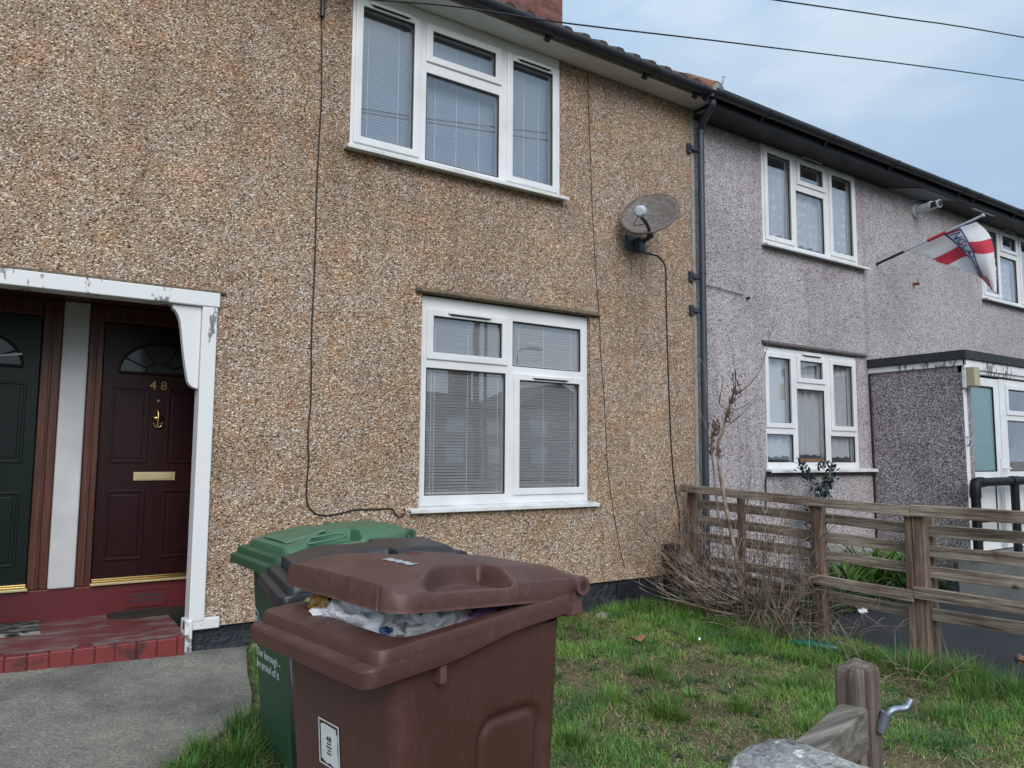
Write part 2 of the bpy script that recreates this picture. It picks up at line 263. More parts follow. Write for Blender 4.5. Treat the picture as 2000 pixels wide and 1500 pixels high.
def grassmat():
    mt, nt, b = newmat('grass_blades'); a = nd(nt, 'ShaderNodeAttribute', attribute_name='tint')
    nt.links.new(a.outputs['Color'], b.inputs['Base Color']); b.inputs['Roughness'].default_value = .55; b.inputs['Specular IOR Level'].default_value = .3
    return mt
M['grass'] = grassmat()

# ------------------------------------------------------------------ mesh builder
class MB:
    def __init__(s): s.v = []; s.f = []; s.m = []; s.sm = []
    def add(s, vs, fs, mi=0, smooth=False):
        b = len(s.v); s.v.extend([tuple(p) for p in vs])
        for f in fs: s.f.append(tuple(i + b for i in f)); s.m.append(mi); s.sm.append(smooth)
    def box(s, x0, x1, y0, y1, z0, z1, mi=0):
        s.add([(x, y, z) for z in (z0, z1) for y in (y0, y1) for x in (x0, x1)], [(0, 2, 3, 1), (4, 5, 7, 6), (0, 1, 5, 4), (2, 6, 7, 3), (0, 4, 6, 2), (1, 3, 7, 5)], mi)
    def beam(s, a, b, w, h, up=(0, 0, 1), mi=0):
        a, b = Vector(a), Vector(b); d = (b - a).normalized(); r = d.cross(Vector(up)).normalized(); u = r.cross(d)
        vs = [p + r * (sx * w / 2) + u * (sy * h / 2) for p in (a, b) for sy in (-1, 1) for sx in (-1, 1)]
        s.add(vs, [(0, 2, 3, 1), (4, 5, 7, 6), (0, 1, 5, 4), (2, 6, 7, 3), (0, 4, 6, 2), (1, 3, 7, 5)], mi)
    def tube(s, pts, rad, n=8, mi=0, cap=True, smooth=True):
        pts = [Vector(p) for p in pts]; k = len(pts)
        rs = rad if isinstance(rad, (list, tuple)) else [rad] * k
        vs = []; ref = Vector((.31, .17, .93))
        for i in range(k):
            d = (pts[min(i + 1, k - 1)] - pts[max(i - 1, 0)])
            d = d.normalized() if d.length > 1e-9 else Vector((0, 0, 1))
            if abs(d.dot(ref)) > .97: ref = Vector((.93, .31, .17))
            a = d.cross(ref).normalized(); b = d.cross(a)
            for j in range(n):
                t = 2 * PI * j / n; vs.append(pts[i] + (a * math.cos(t) + b * math.sin(t)) * rs[i])
        fs = [(i * n + j, i * n + (j + 1) % n, (i + 1) * n + (j + 1) % n, (i + 1) * n + j) for i in range(k - 1) for j in range(n)]
        s.add(vs, fs, mi, smooth)
        if cap:
            s.add(vs[:n], [tuple(range(n))[::-1]], mi); s.add(vs[-n:], [tuple(range(n))], mi)
    def loft(s, rings, mi=0, cap0=False, cap1=False, smooth=True):
        n = len(rings[0]); vs = [p for r in rings for p in r]
        fs = [(i * n + j, i * n + (j + 1) % n, (i + 1) * n + (j + 1) % n, (i + 1) * n + j) for i in range(len(rings) - 1) for j in range(n)]
        s.add(vs, fs, mi, smooth)
        if cap0: s.add(rings[0], [tuple(range(n))[::-1]], mi)
        if cap1: s.add(rings[-1], [tuple(range(n))], mi)
    def grid(s, fn, nu, nv, mi=0, smooth=True):
        vs = [fn(i / nu, j / nv) for j in range(nv + 1) for i in range(nu + 1)]
        fs = [(j * (nu + 1) + i, j * (nu + 1) + i + 1, (j + 1) * (nu + 1) + i + 1, (j + 1) * (nu + 1) + i) for j in range(nv) for i in range(nu)]
        s.add(vs, fs, mi, smooth)
    def prism(s, poly, y0, y1, mi=0):       # outline in x,z pushed along y
        n = len(poly); vs = [(x, y0, z) for x, z in poly] + [(x, y1, z) for x, z in poly]
        s.add(vs, [tuple(range(n)), tuple(range(2 * n - 1, n - 1, -1))] + [(i, n + i, n + (i + 1) % n, (i + 1) % n) for i in range(n)], mi)
    def holed(s, x0, x1, z0, z1, holes, y0, y1, mi=0, back=True):   # slab in the xz plane with rectangular holes, y0 is the front
        xs = sorted({x0, x1, *[h[i] for h in holes for i in (0, 1)]}); zs = sorted({z0, z1, *[h[i] for h in holes for i in (2, 3)]})
        xs = [x for x in xs if x0 - 1e-9 <= x <= x1 + 1e-9]; zs = [z for z in zs if z0 - 1e-9 <= z <= z1 + 1e-9]
        def solid(i, j):
            if i < 0 or j < 0 or i >= len(xs) - 1 or j >= len(zs) - 1: return False
            cx = (xs[i] + xs[i + 1]) / 2; cz = (zs[j] + zs[j + 1]) / 2
            return not any(h[0] < cx < h[1] and h[2] < cz < h[3] for h in holes)
        vid = {}; vs = []; fs = []
        def V(i, j, b):
            k = (i, j, b)
            if k not in vid: vid[k] = len(vs); vs.append((xs[i], y1 if b else y0, zs[j]))
            return vid[k]
        for i in range(len(xs) - 1):
            for j in range(len(zs) - 1):
                if not solid(i, j): continue
                fs.append((V(i, j, 0), V(i + 1, j, 0), V(i + 1, j + 1, 0), V(i, j + 1, 0)))
                if back: fs.append((V(i, j, 1), V(i, j + 1, 1), V(i + 1, j + 1, 1), V(i + 1, j, 1)))
                for di, dj, a, b in ((-1, 0, (i, j), (i, j + 1)), (1, 0, (i + 1, j + 1), (i + 1, j)), (0, -1, (i + 1, j), (i, j)), (0, 1, (i, j + 1), (i + 1, j + 1))):
                    if not solid(i + di, j + dj): fs.append((V(*a, 0), V(*b, 0), V(*b, 1), V(*a, 1)))
        s.add(vs, fs, mi)
    def build(s, name, mats, parent=None, bevel=0, seg=2, local=False):
        me = bpy.data.meshes.new(name); me.from_pydata(s.v, [], s.f); me.update()
        mats = mats if isinstance(mats, (list, tuple)) else [mats]
        for k in mats: me.materials.append(M[k] if isinstance(k, str) else k)
        me.polygons.foreach_set('material_index', s.m); me.polygons.foreach_set('use_smooth', s.sm)
        o = bpy.data.objects.new(name, me); COL.objects.link(o)
        if parent is not None:
            o.parent = parent
            if not local and parent.type == 'EMPTY': o.location = -parent.location
        if bevel:
            md = o.modifiers.new('bevel', 'BEVEL'); md.width = bevel; md.segments = seg; md.limit_method = 'ANGLE'; md.angle_limit = math.radians(40)
        return o
def tag(o, label=None, cat=None, group=None, kind=None):
    for k, v in (('label', label), ('category', cat), ('group', group), ('kind', kind)):
        if v: o[k] = v
    return o
def thing(name, label, cat, loc=(0, 0, 0), rz=0, group=None):
    o = bpy.data.objects.new(name, None); COL.objects.link(o); o.location = loc; o.rotation_euler = (0, 0, rz); o.empty_display_size = .1
    return tag(o, label, cat, group)
def crisp(o, deg=32):
    o.data.set_sharp_from_angle(angle=math.radians(deg)); return o
def recalc(o):
    import bmesh
    b = bmesh.new(); b.from_mesh(o.data); bmesh.ops.recalc_face_normals(b, faces=b.faces); b.to_mesh(o.data); b.free(); return o
def text_geo(body, size, extr=.001, align='CENTER'):
    c = bpy.data.curves.new('t', 'FONT'); c.body = body; c.size = size; c.extrude = extr; c.align_x = align; c.resolution_u = 3
    o = bpy.data.objects.new('t', c); COL.objects.link(o); dg = bpy.context.evaluated_depsgraph_get()
    me = bpy.data.meshes.new_from_object(o.evaluated_get(dg))
    vs = [tuple(v.co) for v in me.vertices]; fs = [tuple(p.vertices) for p in me.polygons]
    bpy.data.objects.remove(o); bpy.data.curves.remove(c); bpy.data.meshes.remove(me); return vs, fs
def smooth_path(pts, n=6):
    pts = [Vector(p) for p in pts]; out = []
    for i in range(len(pts) - 1):
        p0 = pts[max(i - 1, 0)]; p1 = pts[i]; p2 = pts[i + 1]; p3 = pts[min(i + 2, len(pts) - 1)]
        for k in range(n):
            t = k / n; out.append(.5 * ((2 * p1) + (p2 - p0) * t + (2 * p0 - 5 * p1 + 4 * p2 - p3) * t * t + (3 * p1 - p0 - 3 * p2 + p3) * t ** 3))
    out.append(pts[-1]); return out

# ------------------------------------------------------------------ ground
def g(x, y):
    x = min(9, max(-2, x)); y = min(5.4, max(-.5, y)); return -.016 - .031 * x + .041 * y
def lawn_z(x, y): return g(x, y) + .022 * mnoise.noise(Vector((x * 1.3, y * 1.3, 0))) + .012 * mnoise.noise(Vector((x * 4, y * 4, 3)))
b = MB()
xs = [-900, -200, -60, -20, -8, -4] + [(-2 + .125 * i) for i in range(0, 61)] + [6, 7, 8, 9, 12, 20, 60, 200, 900]
ys = [-900, -200, -60, -20, -6, -3, -1.5] + [(-.5 + .125 * i) for i in range(0, 49)] + [6, 9, 20, 60, 200, 900]
vs = []; fs = []
for y in ys:
    for x in xs: vs.append((x, y, lawn_z(x, y) - (.0 if 1.2 < x < 5.6 else .05)))
W = len(xs)
for j in range(len(ys) - 1):
    for i in range(W - 1): fs.append((j * W + i, j * W + i + 1, (j + 1) * W + i + 1, (j + 1) * W + i))
b.add(vs, fs, 0, True); tag(b.build('lawn_ground', 'soil'), kind='structure')
# concrete path in front of the doors
edge = [(1.42, 5.19), (1.37, 5.0), (1.27, 4.6), (1.20, 4.25), (1.12, 3.98), (.97, 3.82), (.68, 3.54), (.56, 3.3), (.50, 2.6), (.44, 1.2), (.40, -1)]
b = MB(); n = len(edge); cols_ = 14; vs = []; fs = []
for k, (ex, ey) in enumerate(edge):
    for c in range(cols_ + 1):
        x = lerp(-4, ex, c / cols_); vs.append((x, ey, g(x, ey) + .012 + .004 * mnoise.noise(Vector((x * 2, ey * 2, 0)))))
    vs.append((ex + .01, ey, g(ex, ey) - .06))
W = cols_ + 2
for k in range(n - 1):
    for c in range(W - 1): fs.append((k * W + c, (k + 1) * W + c, (k + 1) * W + c + 1, k * W + c + 1))
b.add(vs, fs, 0, False); tag(recalc(b.build('path', 'concrete_path')), kind='structure')
# neighbour's asphalt drive
def drive_z(x, y): return -.115 + .035 * (min(y, 5.2) - 3) + .01 * (min(x, 10) - 5.5)
b = MB(); b.grid(lambda u, v: (lerp(5.56, 16, u), lerp(-1, 5.23, v), drive_z(lerp(5.56, 16, u), lerp(-1, 5.23, v)) + .006 * mnoise.noise(Vector((u * 20, v * 12, 0)))), 30, 18)
tag(b.build('driveway', 'asphalt'), kind='structure')
b = MB(); b.box(-200, 200, -11, -4.5, -.25, -.146); tag(b.build('road', 'asphalt'), kind='structure')
# flower bed soil under the neighbour's window
b = MB(); b.grid(lambda u, v: (lerp(5.8, 8.77, u), lerp(4.35, 5.235, v), drive_z(lerp(5.8, 8.77, u), lerp(4.35, 5.235, v)) + .05 * math.sin(PI * min(1, v * 2.2) / 2) + .02 * mnoise.noise(Vector((u * 9, v * 9, 0)))), 24, 10)
tag(b.build('flower_bed', 'soil'), kind='structure')

# ------------------------------------------------------------------ windows
def window(parent, label, outer, panes, y, inside, sill=None, room=True, depth=.07, head=None, glassk='glass', vents=()):
    """panes: (x0,x1,z0,z1,sash) ; inside(window_object): adds blinds or curtains"""
    x0, x1, z0, z1 = outer; b = MB()
    b.holed(x0, x1, z0, z1, [p[:4] for p in panes], y, y + depth)
    fr = b.build('window', ['upvc'], parent, .004, 2)
    if label: fr['label'] = label
    for p in panes:
        a0, a1, c0, c1, sash = p; b = MB()
        if sash:
            w = .052
            b.holed(a0 - w, a1 + w, c0 - w, c1 + w, [(a0 + .004, a1 - .004, c0 + .004, c1 - .004)], y - .016, y - .0005)
            b.build('sash', ['upvc'], fr, .006, 2)
        b = MB(); gk = .005
        b.holed(a0 + .003, a1 - .003, c0 + .003, c1 - .003, [(a0 + .003 + gk, a1 - .003 - gk, c0 + .003 + gk, c1 - .003 - gk)], y + .006, y + .02); b.build('gasket', ['gasket'], fr)
        b = MB(); b.box(a0 + .002, a1 - .002, y + .024, y + .030, c0 + .002, c1 - .002); b.build('pane', [glassk], fr)
    for (vx0, vx1, vz) in vents:
        b = MB(); b.box(vx0, vx1, y - .036, y - .0165, vz - .012, vz + .012); b.box(vx0 + .02, vx1 - .02, y - .033, y - .0165, vz - .020, vz - .0125, 1)
        b.build('trickle_vent', ['upvc', 'gasket'], fr, .003)
    if sill:
        sx0, sx1, sy, sz = sill; b = MB()
        b.add([(x, yy, z) for x in (sx0, sx1) for yy, z in ((sy, sz), (sy, sz - .030), (sy + .012, sz - .030), (sy + .012, sz - .018), (y + .02, sz - .014), (y + .02, sz + .018))], [(0, 6, 7, 1), (1, 7, 8, 2), (2, 8, 9, 3), (3, 9, 10, 4), (4, 10, 11, 5), (5, 11, 6, 0), (0, 1, 2, 3, 4, 5), (11, 10, 9, 8, 7, 6)])
        recalc(b.build('sill', ['sill_white'], fr, .004))
    if not room: return fr
    # the room behind
    b = MB(); b.holed(x0 + .02, x1 - .02, z0 + .02, z1 - .02, [], y + 1.8, y + 1.9)
    for q in ((x0 - .4, x0 - .3), (x1 + .3, x1 + .4)): b.box(q[0], q[1], y + depth + .12, y + 1.8, z0 - .5, z1 + .3)
    b.box(x0 - .4, x1 + .4, y + 1.8, y + 1.9, z0 - .5, z1 + .3); b.box(x0 - .4, x1 + .4, y + depth + .12, y + 1.9, z0 - .6, z0 - .5); b.box(x0 - .4, x1 + .4, y + depth + .12, y + 1.9, z1 + .3, z1 + .4)
    b.build('room', ['interior'], fr)
    inside(fr); return fr
def venetian(x0, x1, z0, z1, y, pitch, tilt, cords, depth=.025, mat='blind'):
    def go(fr):
        b = MB(); z = z1; k = 0
        while z > z0:
            t = math.radians(tilt + 3 * mnoise.noise(Vector((z * 3, x0, 0)))); dy = depth / 2 * math.cos(t); dz = depth / 2 * math.sin(t); w = .0007
            jit = .0012 * mnoise.noise(Vector((k * 1.7, x0, 5)))
            b.add([(x, y + q * dy + e * dz * .0, z + jit - q * dz + e * w + (.0018 if q == 0 else 0)) for x in (x0, x1) for q in (-1, 0, 1) for e in (-1, 1)],
                  [(0, 6, 8, 2), (2, 8, 10, 4), (1, 3, 9, 7), (3, 5, 11, 9), (0, 1, 7, 6), (4, 10, 11, 5)], 0, False)
            z -= pitch; k += 1
        b.box(x0, x1, y - .014, y + .014, z - .012, z + .006); b.box(x0, x1, y - .018, y + .018, z1 + .012, z1 + .045)
        o = b.build('blind', [mat], fr); c = MB()
        for cx in cords:
            c.tube([(cx, y - .0150, z), (cx, y - .0150, z1)], .0022, 5); c.tube([(cx, y + .0150, z), (cx, y + .0150, z1)], .0018, 5)
        c.build('cord', ['blind'], o)
    return go
def curtains(items, mat, y):
    def go(fr):
        for (x0, x1, z0, z1, amp, freq, scal) in items:
            b = MB(); ph = x0 * 7
            def f(u, v):
                x = lerp(x0, x1, u); zb = z0 + scal * abs(math.sin(x * 22)) + scal * .6 * math.sin(x * 5 + 1)
                fold = math.sin(x * freq + ph + 1.2 * math.sin(x * 9 + v * 1.4)) * amp * (1.1 - .4 * v) + .4 * amp * math.sin(x * freq * 2.3 + ph)
                return (x + .012 * math.sin(v * 5 + x * 13) * (1 - v), y + fold, lerp(zb, z1, v))
            b.grid(f, int((x1 - x0) * 130), 14); b.build('curtain', [mat], fr)
    return go

# ------------------------------------------------------------------ tan house (left)
FY = 5.2
house = thing('terraced_house', 'tan pebbledashed terraced house with a porch of two doors numbered 48', 'house', (2.7, 5.2, 0))
W1 = (2.030, 3.985, 3.695, 4.855); W2 = (2.657, 4.333, 1.020, 2.650)
b = MB()
open_ = (-.33, 1.10, -.2, 2.40)
b.holed(-4, 5.70, .315, 5.05, [(-.33, 1.10, 0, 2.40), (W1[0] - .002, W1[1] + .002, W1[2] - .03, 4.953), (W2[0] - .002, W2[1] + .002, W2[2] - .03, 2.665)], FY, FY + .25)
b.build('wall', ['pebble_tan'], house)
# bell-cast drip at the foot of the render
b = MB(); b.add([(x, y, z) for x in (1.145, 5.70) for y, z in ((FY - .002, .42), (FY - .022, .318), (FY + .02, .306))], [(0, 3, 4, 1), (1, 4, 5, 2), (0, 1, 2), (5, 4, 3)])
recalc(b.build('render_drip', ['pebble_tan'], house))
b = MB()
b.grid(lambda u, v: (lerp(1.06, 5.69, u), FY + .022 + .010 * mnoise.noise(Vector((u * 30, v * 4, 1))), lerp(-.3, .34, v)), 90, 10); b.build('plinth', ['plinth'], house)
b = MB()
for k in range(7):
    zz = .17 + k * .017; b.box(4.66, 4.90, FY - .002, FY + .012, zz, zz + .009)
b.box(4.645, 4.915, FY + .003, FY + .016, .155, .30); b.build('air_brick', ['black_pvc'], house, .002)
# brow over the lower window
b = MB(); b.add([(x, y, z) for x in (2.595, 4.425) for y, z in ((FY - .002, 2.705), (FY - .046, 2.672), (FY - .040, 2.660), (FY + .035, 2.661))], [(0, 4, 5, 1), (1, 5, 6, 2), (2, 6, 7, 3), (0, 1, 2, 3), (7, 6, 5, 4)])
recalc(b.build('window_brow', ['brow'], house, .004))
b = MB(); b.box(-.40, 1.20, FY - .03, FY - .001, 2.456, 2.475); b.build('porch_brow', ['brow'], house, .006)
window(house, 'wide white three-light upstairs window with closed blinds', W1, [(2.107, 2.545, 3.770, 4.803, 1), (2.656, 3.346, 3.722, 4.44, 0), (2.700, 3.306, 4.578, 4.796, 1), (3.472, 3.906, 3.758, 4.788, 1)], 5.192,
       lambda fr: [venetian(a, c, 3.74, 4.79, 5.33, .0215, 50, cs, mat='blind_sky_tint')(fr) for a, c, cs in ((2.06, 2.60, (2.21, 2.47)), (2.62, 3.40, (2.80, 3.0, 3.22)), (3.43, 3.95, (3.55, 3.68, 3.84)))], (1.985, 4.03, 5.105, 3.668), vents=[(2.16, 2.50, 4.832), (3.52, 3.88, 4.818)])
b = MB(); b.box(2.03, 3.985, 5.199, 5.25, 4.857, 4.951); b.build('window_head', ['soffit_white'], house, .003)
window(house, 'white four-pane downstairs window with venetian blinds', W2, [(2.770, 3.420, 2.205, 2.500, 1), (3.529, 4.260, 2.153, 2.535, 0), (2.722, 3.461, 1.098, 2.086, 0), (3.590, 4.238, 1.139, 2.044, 1)], 5.24,
       lambda fr: [venetian(a, c, 1.06, 2.56, 5.302, .0245, 42, cs, .026)(fr) for a, c, cs in ((2.69, 3.49, (2.79, 2.82, 3.12, 3.41)), (3.50, 4.31, (3.62, 3.88, 4.18)))], (2.570, 4.395, 5.145, 1.004), vents=[(2.90, 3.30, 2.535), (3.72, 4.10, 2.075)])
# porch: beam, post, bracket
b = MB(); b.box(-.45, 1.157, FY - .045, FY + .10, 2.362, 2.456); b.build('porch_beam', ['paint_white'], house, .006)
for px0, px1 in ((1.052, 1.145), (-.45, -.355)):
    b = MB(); b.box(px0, px1, FY - .040, FY + .095, .36, 2.360); b.build('porch_post', ['paint_white'], house, .006)
b = MB(); b.box(1.03, 1.24, FY - .035, FY + .02, .305, .375); b.box(1.03, 1.075, FY - .05, FY + .09, .170, .372); b.build('post_foot', ['paint_white'], house, .008)
prof = [(1.050, 2.358), (.876, 2.358), (.874, 2.335), (.895, 2.318), (.912, 2.29), (.925, 2.25), (.935, 2.19), (.945, 2.11), (.958, 2.02), (.972, 1.94), (.982, 1.89), (.988, 1.865), (1.000, 1.845), (1.018, 1.832), (1.040, 1.825), (1.050, 1.824)]
b = MB(); b.prism(prof, FY - .012, FY + .055); recalc(b.build('porch_bracket', ['paint_white'], house, .004))
# recess: side walls, ceiling, back wall pieces
RY = 6.0
b = MB(); b.box(-.75, -.65, FY + .25, RY + .4, .25, 2.6); b.box(1.47, 1.57, FY + .25, RY + .4, .25, 2.6); b.box(-.75, 1.57, RY + .10, RY + .4, .25, 2.6); b.build('recess_wall', ['dark_wall'], house)
b = MB(); b.box(-.65, 1.47, FY + .101, RY + .1, 2.45, 2.55); b.build('recess_ceiling', ['frame_wood'], house)
b = MB(); b.box(.326, .484, RY - .02, RY + .098, .505, 2.448); b.build('pier', ['pier_white'], house, .012, 3)
b = MB(); b.box(-.648, 1.468, RY + .002, RY + .098, .27, .505); b.build('recess_base', ['red_base'], house, .008)
b = MB(); b.box(.815, 1.055, RY - .002, RY + .001, .345, .445)
for k in range(2):
    for j in range(9): b.box(.832 + j * .0245, .846 + j * .0245, RY - .004, RY - .0021, .368 + k * .035, .388 + k * .035, 1)
b.box(.805, .815, RY - .008, RY + .001, .335, .455); b.box(1.055, 1.065, RY - .008, RY + .001, .335, .455); b.box(.815, 1.055, RY - .008, RY + .001, .335, .345); b.box(.815, 1.055, RY - .008, RY + .001, .445, .455)
b.build('air_brick', ['red_base', 'decal_dark'], house)
# step
b = MB(); b.grid(lambda u, v: (lerp(-.64, 1.045, u), lerp(FY - .055, RY + .01, v), .285 + .02 * v + .004 * mnoise.noise(Vector((u * 6, v * 4, 0)))), 20, 10)
b.build('step_top', ['red_step'], house)
xx = -.66; k = 0; st = MB()
while xx < 1.02:
    w = .105 + .012 * random.random(); x1 = min(xx + w, 1.028)
    st.box(xx + .003, x1 - .003, FY - .075 - .006 * random.random(), FY + .04, .10, .283 + .005 * random.random()); xx += w
st.box(-.66, 1.024, FY - .066, FY + .03, .10, .278); st.build('step_brick', ['red_brick'], house, .007)
# doors
def door(xl, xr, paint, label, dy=RY + .045, left=False):
    w = xr - xl; z0, z1 = .545, 2.335
    d = MB(); P = [(xl + .09 * w, xl + .42 * w, .66, 1.15), (xl + .58 * w, xl + .91 * w, .66, 1.15), (xl + .09 * w, xl + .42 * w, 1.34, 1.88), (xl + .58 * w, xl + .91 * w, 1.34, 1.88)]
    d.box(xl, xr, dy, dy + .04, z0, z1)
    for a0, a1, c0, c1 in P:
        d.holed(a0, a1, c0, c1, [(a0 + .018, a1 - .018, c0 + .018, c1 - .018)], dy - .010, dy + .002); d.box(a0 + .035, a1 - .035, dy - .006, dy + .002, c0 + .035, c1 - .035)
    o = d.build('door', [paint], house, .004); o['label'] = label
    cx = (xl + xr) / 2; cz = 1.985; R1 = .27; n = 20; RZ = .215
    f = MB(); pts = [(cx + R1 * math.cos(PI * i / n) * 1.0, cz + RZ * math.sin(PI * i / n)) for i in range(n + 1)]
    f.prism(pts, dy - .012, dy - .001); recalc(f.build('fanlight', ['fan_pane'], o))
    f = MB(); f.tube([(p[0], dy - .014, p[1]) for p in pts], .009, 6); f.tube([(cx - R1, dy - .014, cz), (cx + R1, dy - .014, cz)], .009, 6)
    f.tube([(cx + R1 * .36 * math.cos(PI * i / 12), dy - .014, cz + RZ * .36 * math.sin(PI * i / 12)) for i in range(13)], .006, 6)
    for a in (.16, .36, .64, .84):
        f.tube([(cx + R1 * .36 * math.cos(PI * a), dy - .014, cz + RZ * .36 * math.sin(PI * a)), (cx + R1 * math.cos(PI * a), dy - .014, cz + RZ * math.sin(PI * a))], .006, 6)
    f.build('fanlight_bars', [paint], o)
    th = MB(); th.box(xl - .01, xr + .01, RY - .030, RY + .10, .506, .522, 1); th.box(xl, xr, RY - .012, RY + .05, .5225, .535); th.box(xl, xr, RY + .015, RY + .05, .5355, .546)
    th.build('threshold', ['brass', 'brass_pale'], o, .003)
    return o, cx, dy
M['fan_pane'] = pm('dark_fanlight_glass', [(.3, (.035, .045, .045)), (.7, (.06, .07, .07))], .12, 5)
d48, cx, dy = door(.584, 1.325, 'maroon', 'maroon panelled front door with brass 48')
n = MB(); vs, fs = text_geo('4 8', .092, .004); n.add([(cx - .005 + x, dy - .007 - z, 1.870 + y) for x, y, z in vs], fs); n.build('house_number', ['brass'], d48)
n = MB(); n.box(cx - .14, cx + .135, dy - .012, dy - .001, 1.215, 1.275); n.box(cx - .12, cx + .115, dy - .016, dy - .0125, 1.225, 1.265); n.build('letter_box', ['brass_pale'], d48, .003)
n = MB()
n.loft([[(cx + r * math.cos(a), dy - .004 - h, 1.665 + r * .5 * math.sin(a)) for a in [2 * PI * i / 16 for i in range(16)]] for r, h in ((.042, 0), (.042, .012), (.030, .026), (.008, .030))], cap1=True)
n.tube([(cx, dy - .01, 1.73), (cx, dy - .03, 1.70), (cx, dy - .028, 1.655), (cx, dy - .025, 1.60)], .008, 8); n.tube([(cx + .028 * math.cos(a), dy - .025, 1.63 + .035 * math.sin(a)) for a in [PI + PI * i / 10 for i in range(11)]], .006, 6)
n.tube([(cx, dy - .006, 1.79), (cx, dy + .001, 1.79)], .010, 8); recalc(n.build('knocker', ['brass'], d48))
d46, cx2, dy2 = door(-.535, .206, 'green_door', 'dark green panelled front door')
n = MB(); n.beam((-.02, dy2 - .02, 2.045), (.10, dy2 - .02, 2.065), .006, .012); n.build('fanlight_trim', ['sill_white'], d46)
for (a, c) in ((.487, .580), (1.33, 1.465), (.210, .323), (-.645, -.54)):
    n = MB(); n.box(a, c, RY + .008, RY + .097, .506, 2.447); m2 = (a + c) / 2; n.box(m2 - .012, m2 + .006, RY - .004, RY + .0075, .506, 2.447); n.build('door_frame', ['frame_wood'], house, .006)
for (a, c) in ((.582, 1.328), (-.538, .208)):
    n = MB(); n.box(a, c, RY + .008, RY + .097, 2.337, 2.447); n.build('door_head', ['frame_wood'], house, .004)
# eaves
b = MB(); b.box(-4, 5.735, 4.985, FY - .001, 4.952, 4.962); b.box(-4, 5.735, 4.962, 4.984, 4.945, 5.06); b.box(5.715, 5.735, 4.985, FY + .2, 4.9625, 5.05)
b.build('soffit', ['soffit_white'], house, .002)
def gutter(parent, x0, x1, y, z0, z1, step, mat='black_pvc', joints=()):
    b = MB(); r = .058; n = 14
    rings = []
    for x in (x0, x1):
        z = z0 if x == x0 else z1
        rings.append([(x, y + r * math.cos(a), z + r * math.sin(a) * 1.05) for a in [PI + PI * i / n for i in range(n + 1)]] + [(x, y + (r - .004) * math.cos(a), z + (r - .004) * math.sin(a) * 1.05) for a in [2 * PI - PI * i / n for i in range(n + 1)]])
    b.loft(rings, 0, True, True)
    for x in joints:
        z = lerp(z0, z1, (x - x0) / (x1 - x0)); q = r + .007
        b.loft([[(x + dx, y + q * math.cos(a), z + q * math.sin(a) * 1.05) for a in [PI + PI * i / n for i in range(n + 1)]] + [(x + dx, y + (q - .005) * math.cos(a), z + .004 + (q - .005) * math.sin(a) * 1.05) for a in [2 * PI - PI * i / n for i in range(n + 1)]] for dx in (-.022, .022)], 0, True, True)
        b.beam((x - .05, y + .03, z - .035), (x - .05, y + .075, z - .085), .03, .05)
    return recalc(b.build('gutter', [mat], parent))
gutter(house, -4, 5.60, 4.895, 5.022, 5.000, 1, joints=[-1.2, .4, 1.6, 2.62, 3.72, 4.85, 5.52])
# roof with rolled tiles
PITCH = math.tan(math.radians(32))
def roof_mesh(x0, x1, y0, z0, y1, pitch, wave, nx, courses, lip):
    b = MB(); L = y1 - y0
    def f(u, v):
        x = lerp(x0, x1, u); yv = y0 + L * v; step = ((v * courses) % 1)
        ph = (x / wave) % 1; prof = lip * (sm(ph, .06, .2) - sm(ph, .5, .64))
        return (x, yv, z0 + (yv - y0) * pitch + prof - .018 * step + .0)
    b.grid(f, nx, courses * 4)
    b.grid(lambda u, v: (lambda p: (p[0], p[1] + .004, p[2] - .05 * v))(f(u, 0)), nx, 1)
    return b
roof = roof_mesh(1.5, 5.70, 4.915, 5.060, 9.6, PITCH, .20, 252, 14, .034).build('roof', ['tile'], house)
rb = MB(); rb.grid(lambda u, v: (lerp(-4, 1.5, u), lerp(4.915, 9.6, v), 5.075 + (lerp(4.915, 9.6, v) - 4.915) * PITCH), 6, 6); rb.grid(lambda u, v: (lerp(-4, 5.7, u), lerp(9.6, 14, v), 5.075 + 4.685 * PITCH - (lerp(9.6, 14, v) - 9.6) * PITCH), 6, 6); rb.build('roof_slope', ['tile'], house)
vt = MB(); n = 12
for k in range(9):
    ya = 4.87 + k * .40; za = 5.032 + (ya - 4.915) * PITCH
    vt.loft([[(5.715 + (r) * math.cos(a), ya + t, za + t * PITCH + e + (r) * math.sin(a) * 1.15) for a in [PI * i / n for i in range(n + 1)]] for r, t, e in ((.098, 0, 0), (.098, .40, .012), (.084, .40, .010), (.084, 0, 0))], 0)
recalc(vt.build('verge_tile', ['tile_orange'], house))
cm = MB(); cm.prism([(5.715 + .082 * math.cos(PI * i / 12), 5.018 + .092 * math.sin(PI * i / 12)) for i in range(13)], 4.872, 4.93); recalc(cm.build('verge_mortar', ['cement'], house))
hi = MB(); hi.tube(smooth_path([(5.735, 4.89, 4.98), (5.735, 4.855, 5.05), (5.745, 4.835, 5.12), (5.755, 4.83, 5.155), (5.76, 4.845, 5.165)], 4), .011, 6); hi.build('hip_iron', ['galv'], house)
ch = MB(); ch.box(5.15, 6.46, 8.35, 9.2, 6.4, 9.0); ch.box(5.10, 6.51, 8.30, 9.25, 9.0, 9.2); ch.build('chimney', ['brick'], house)
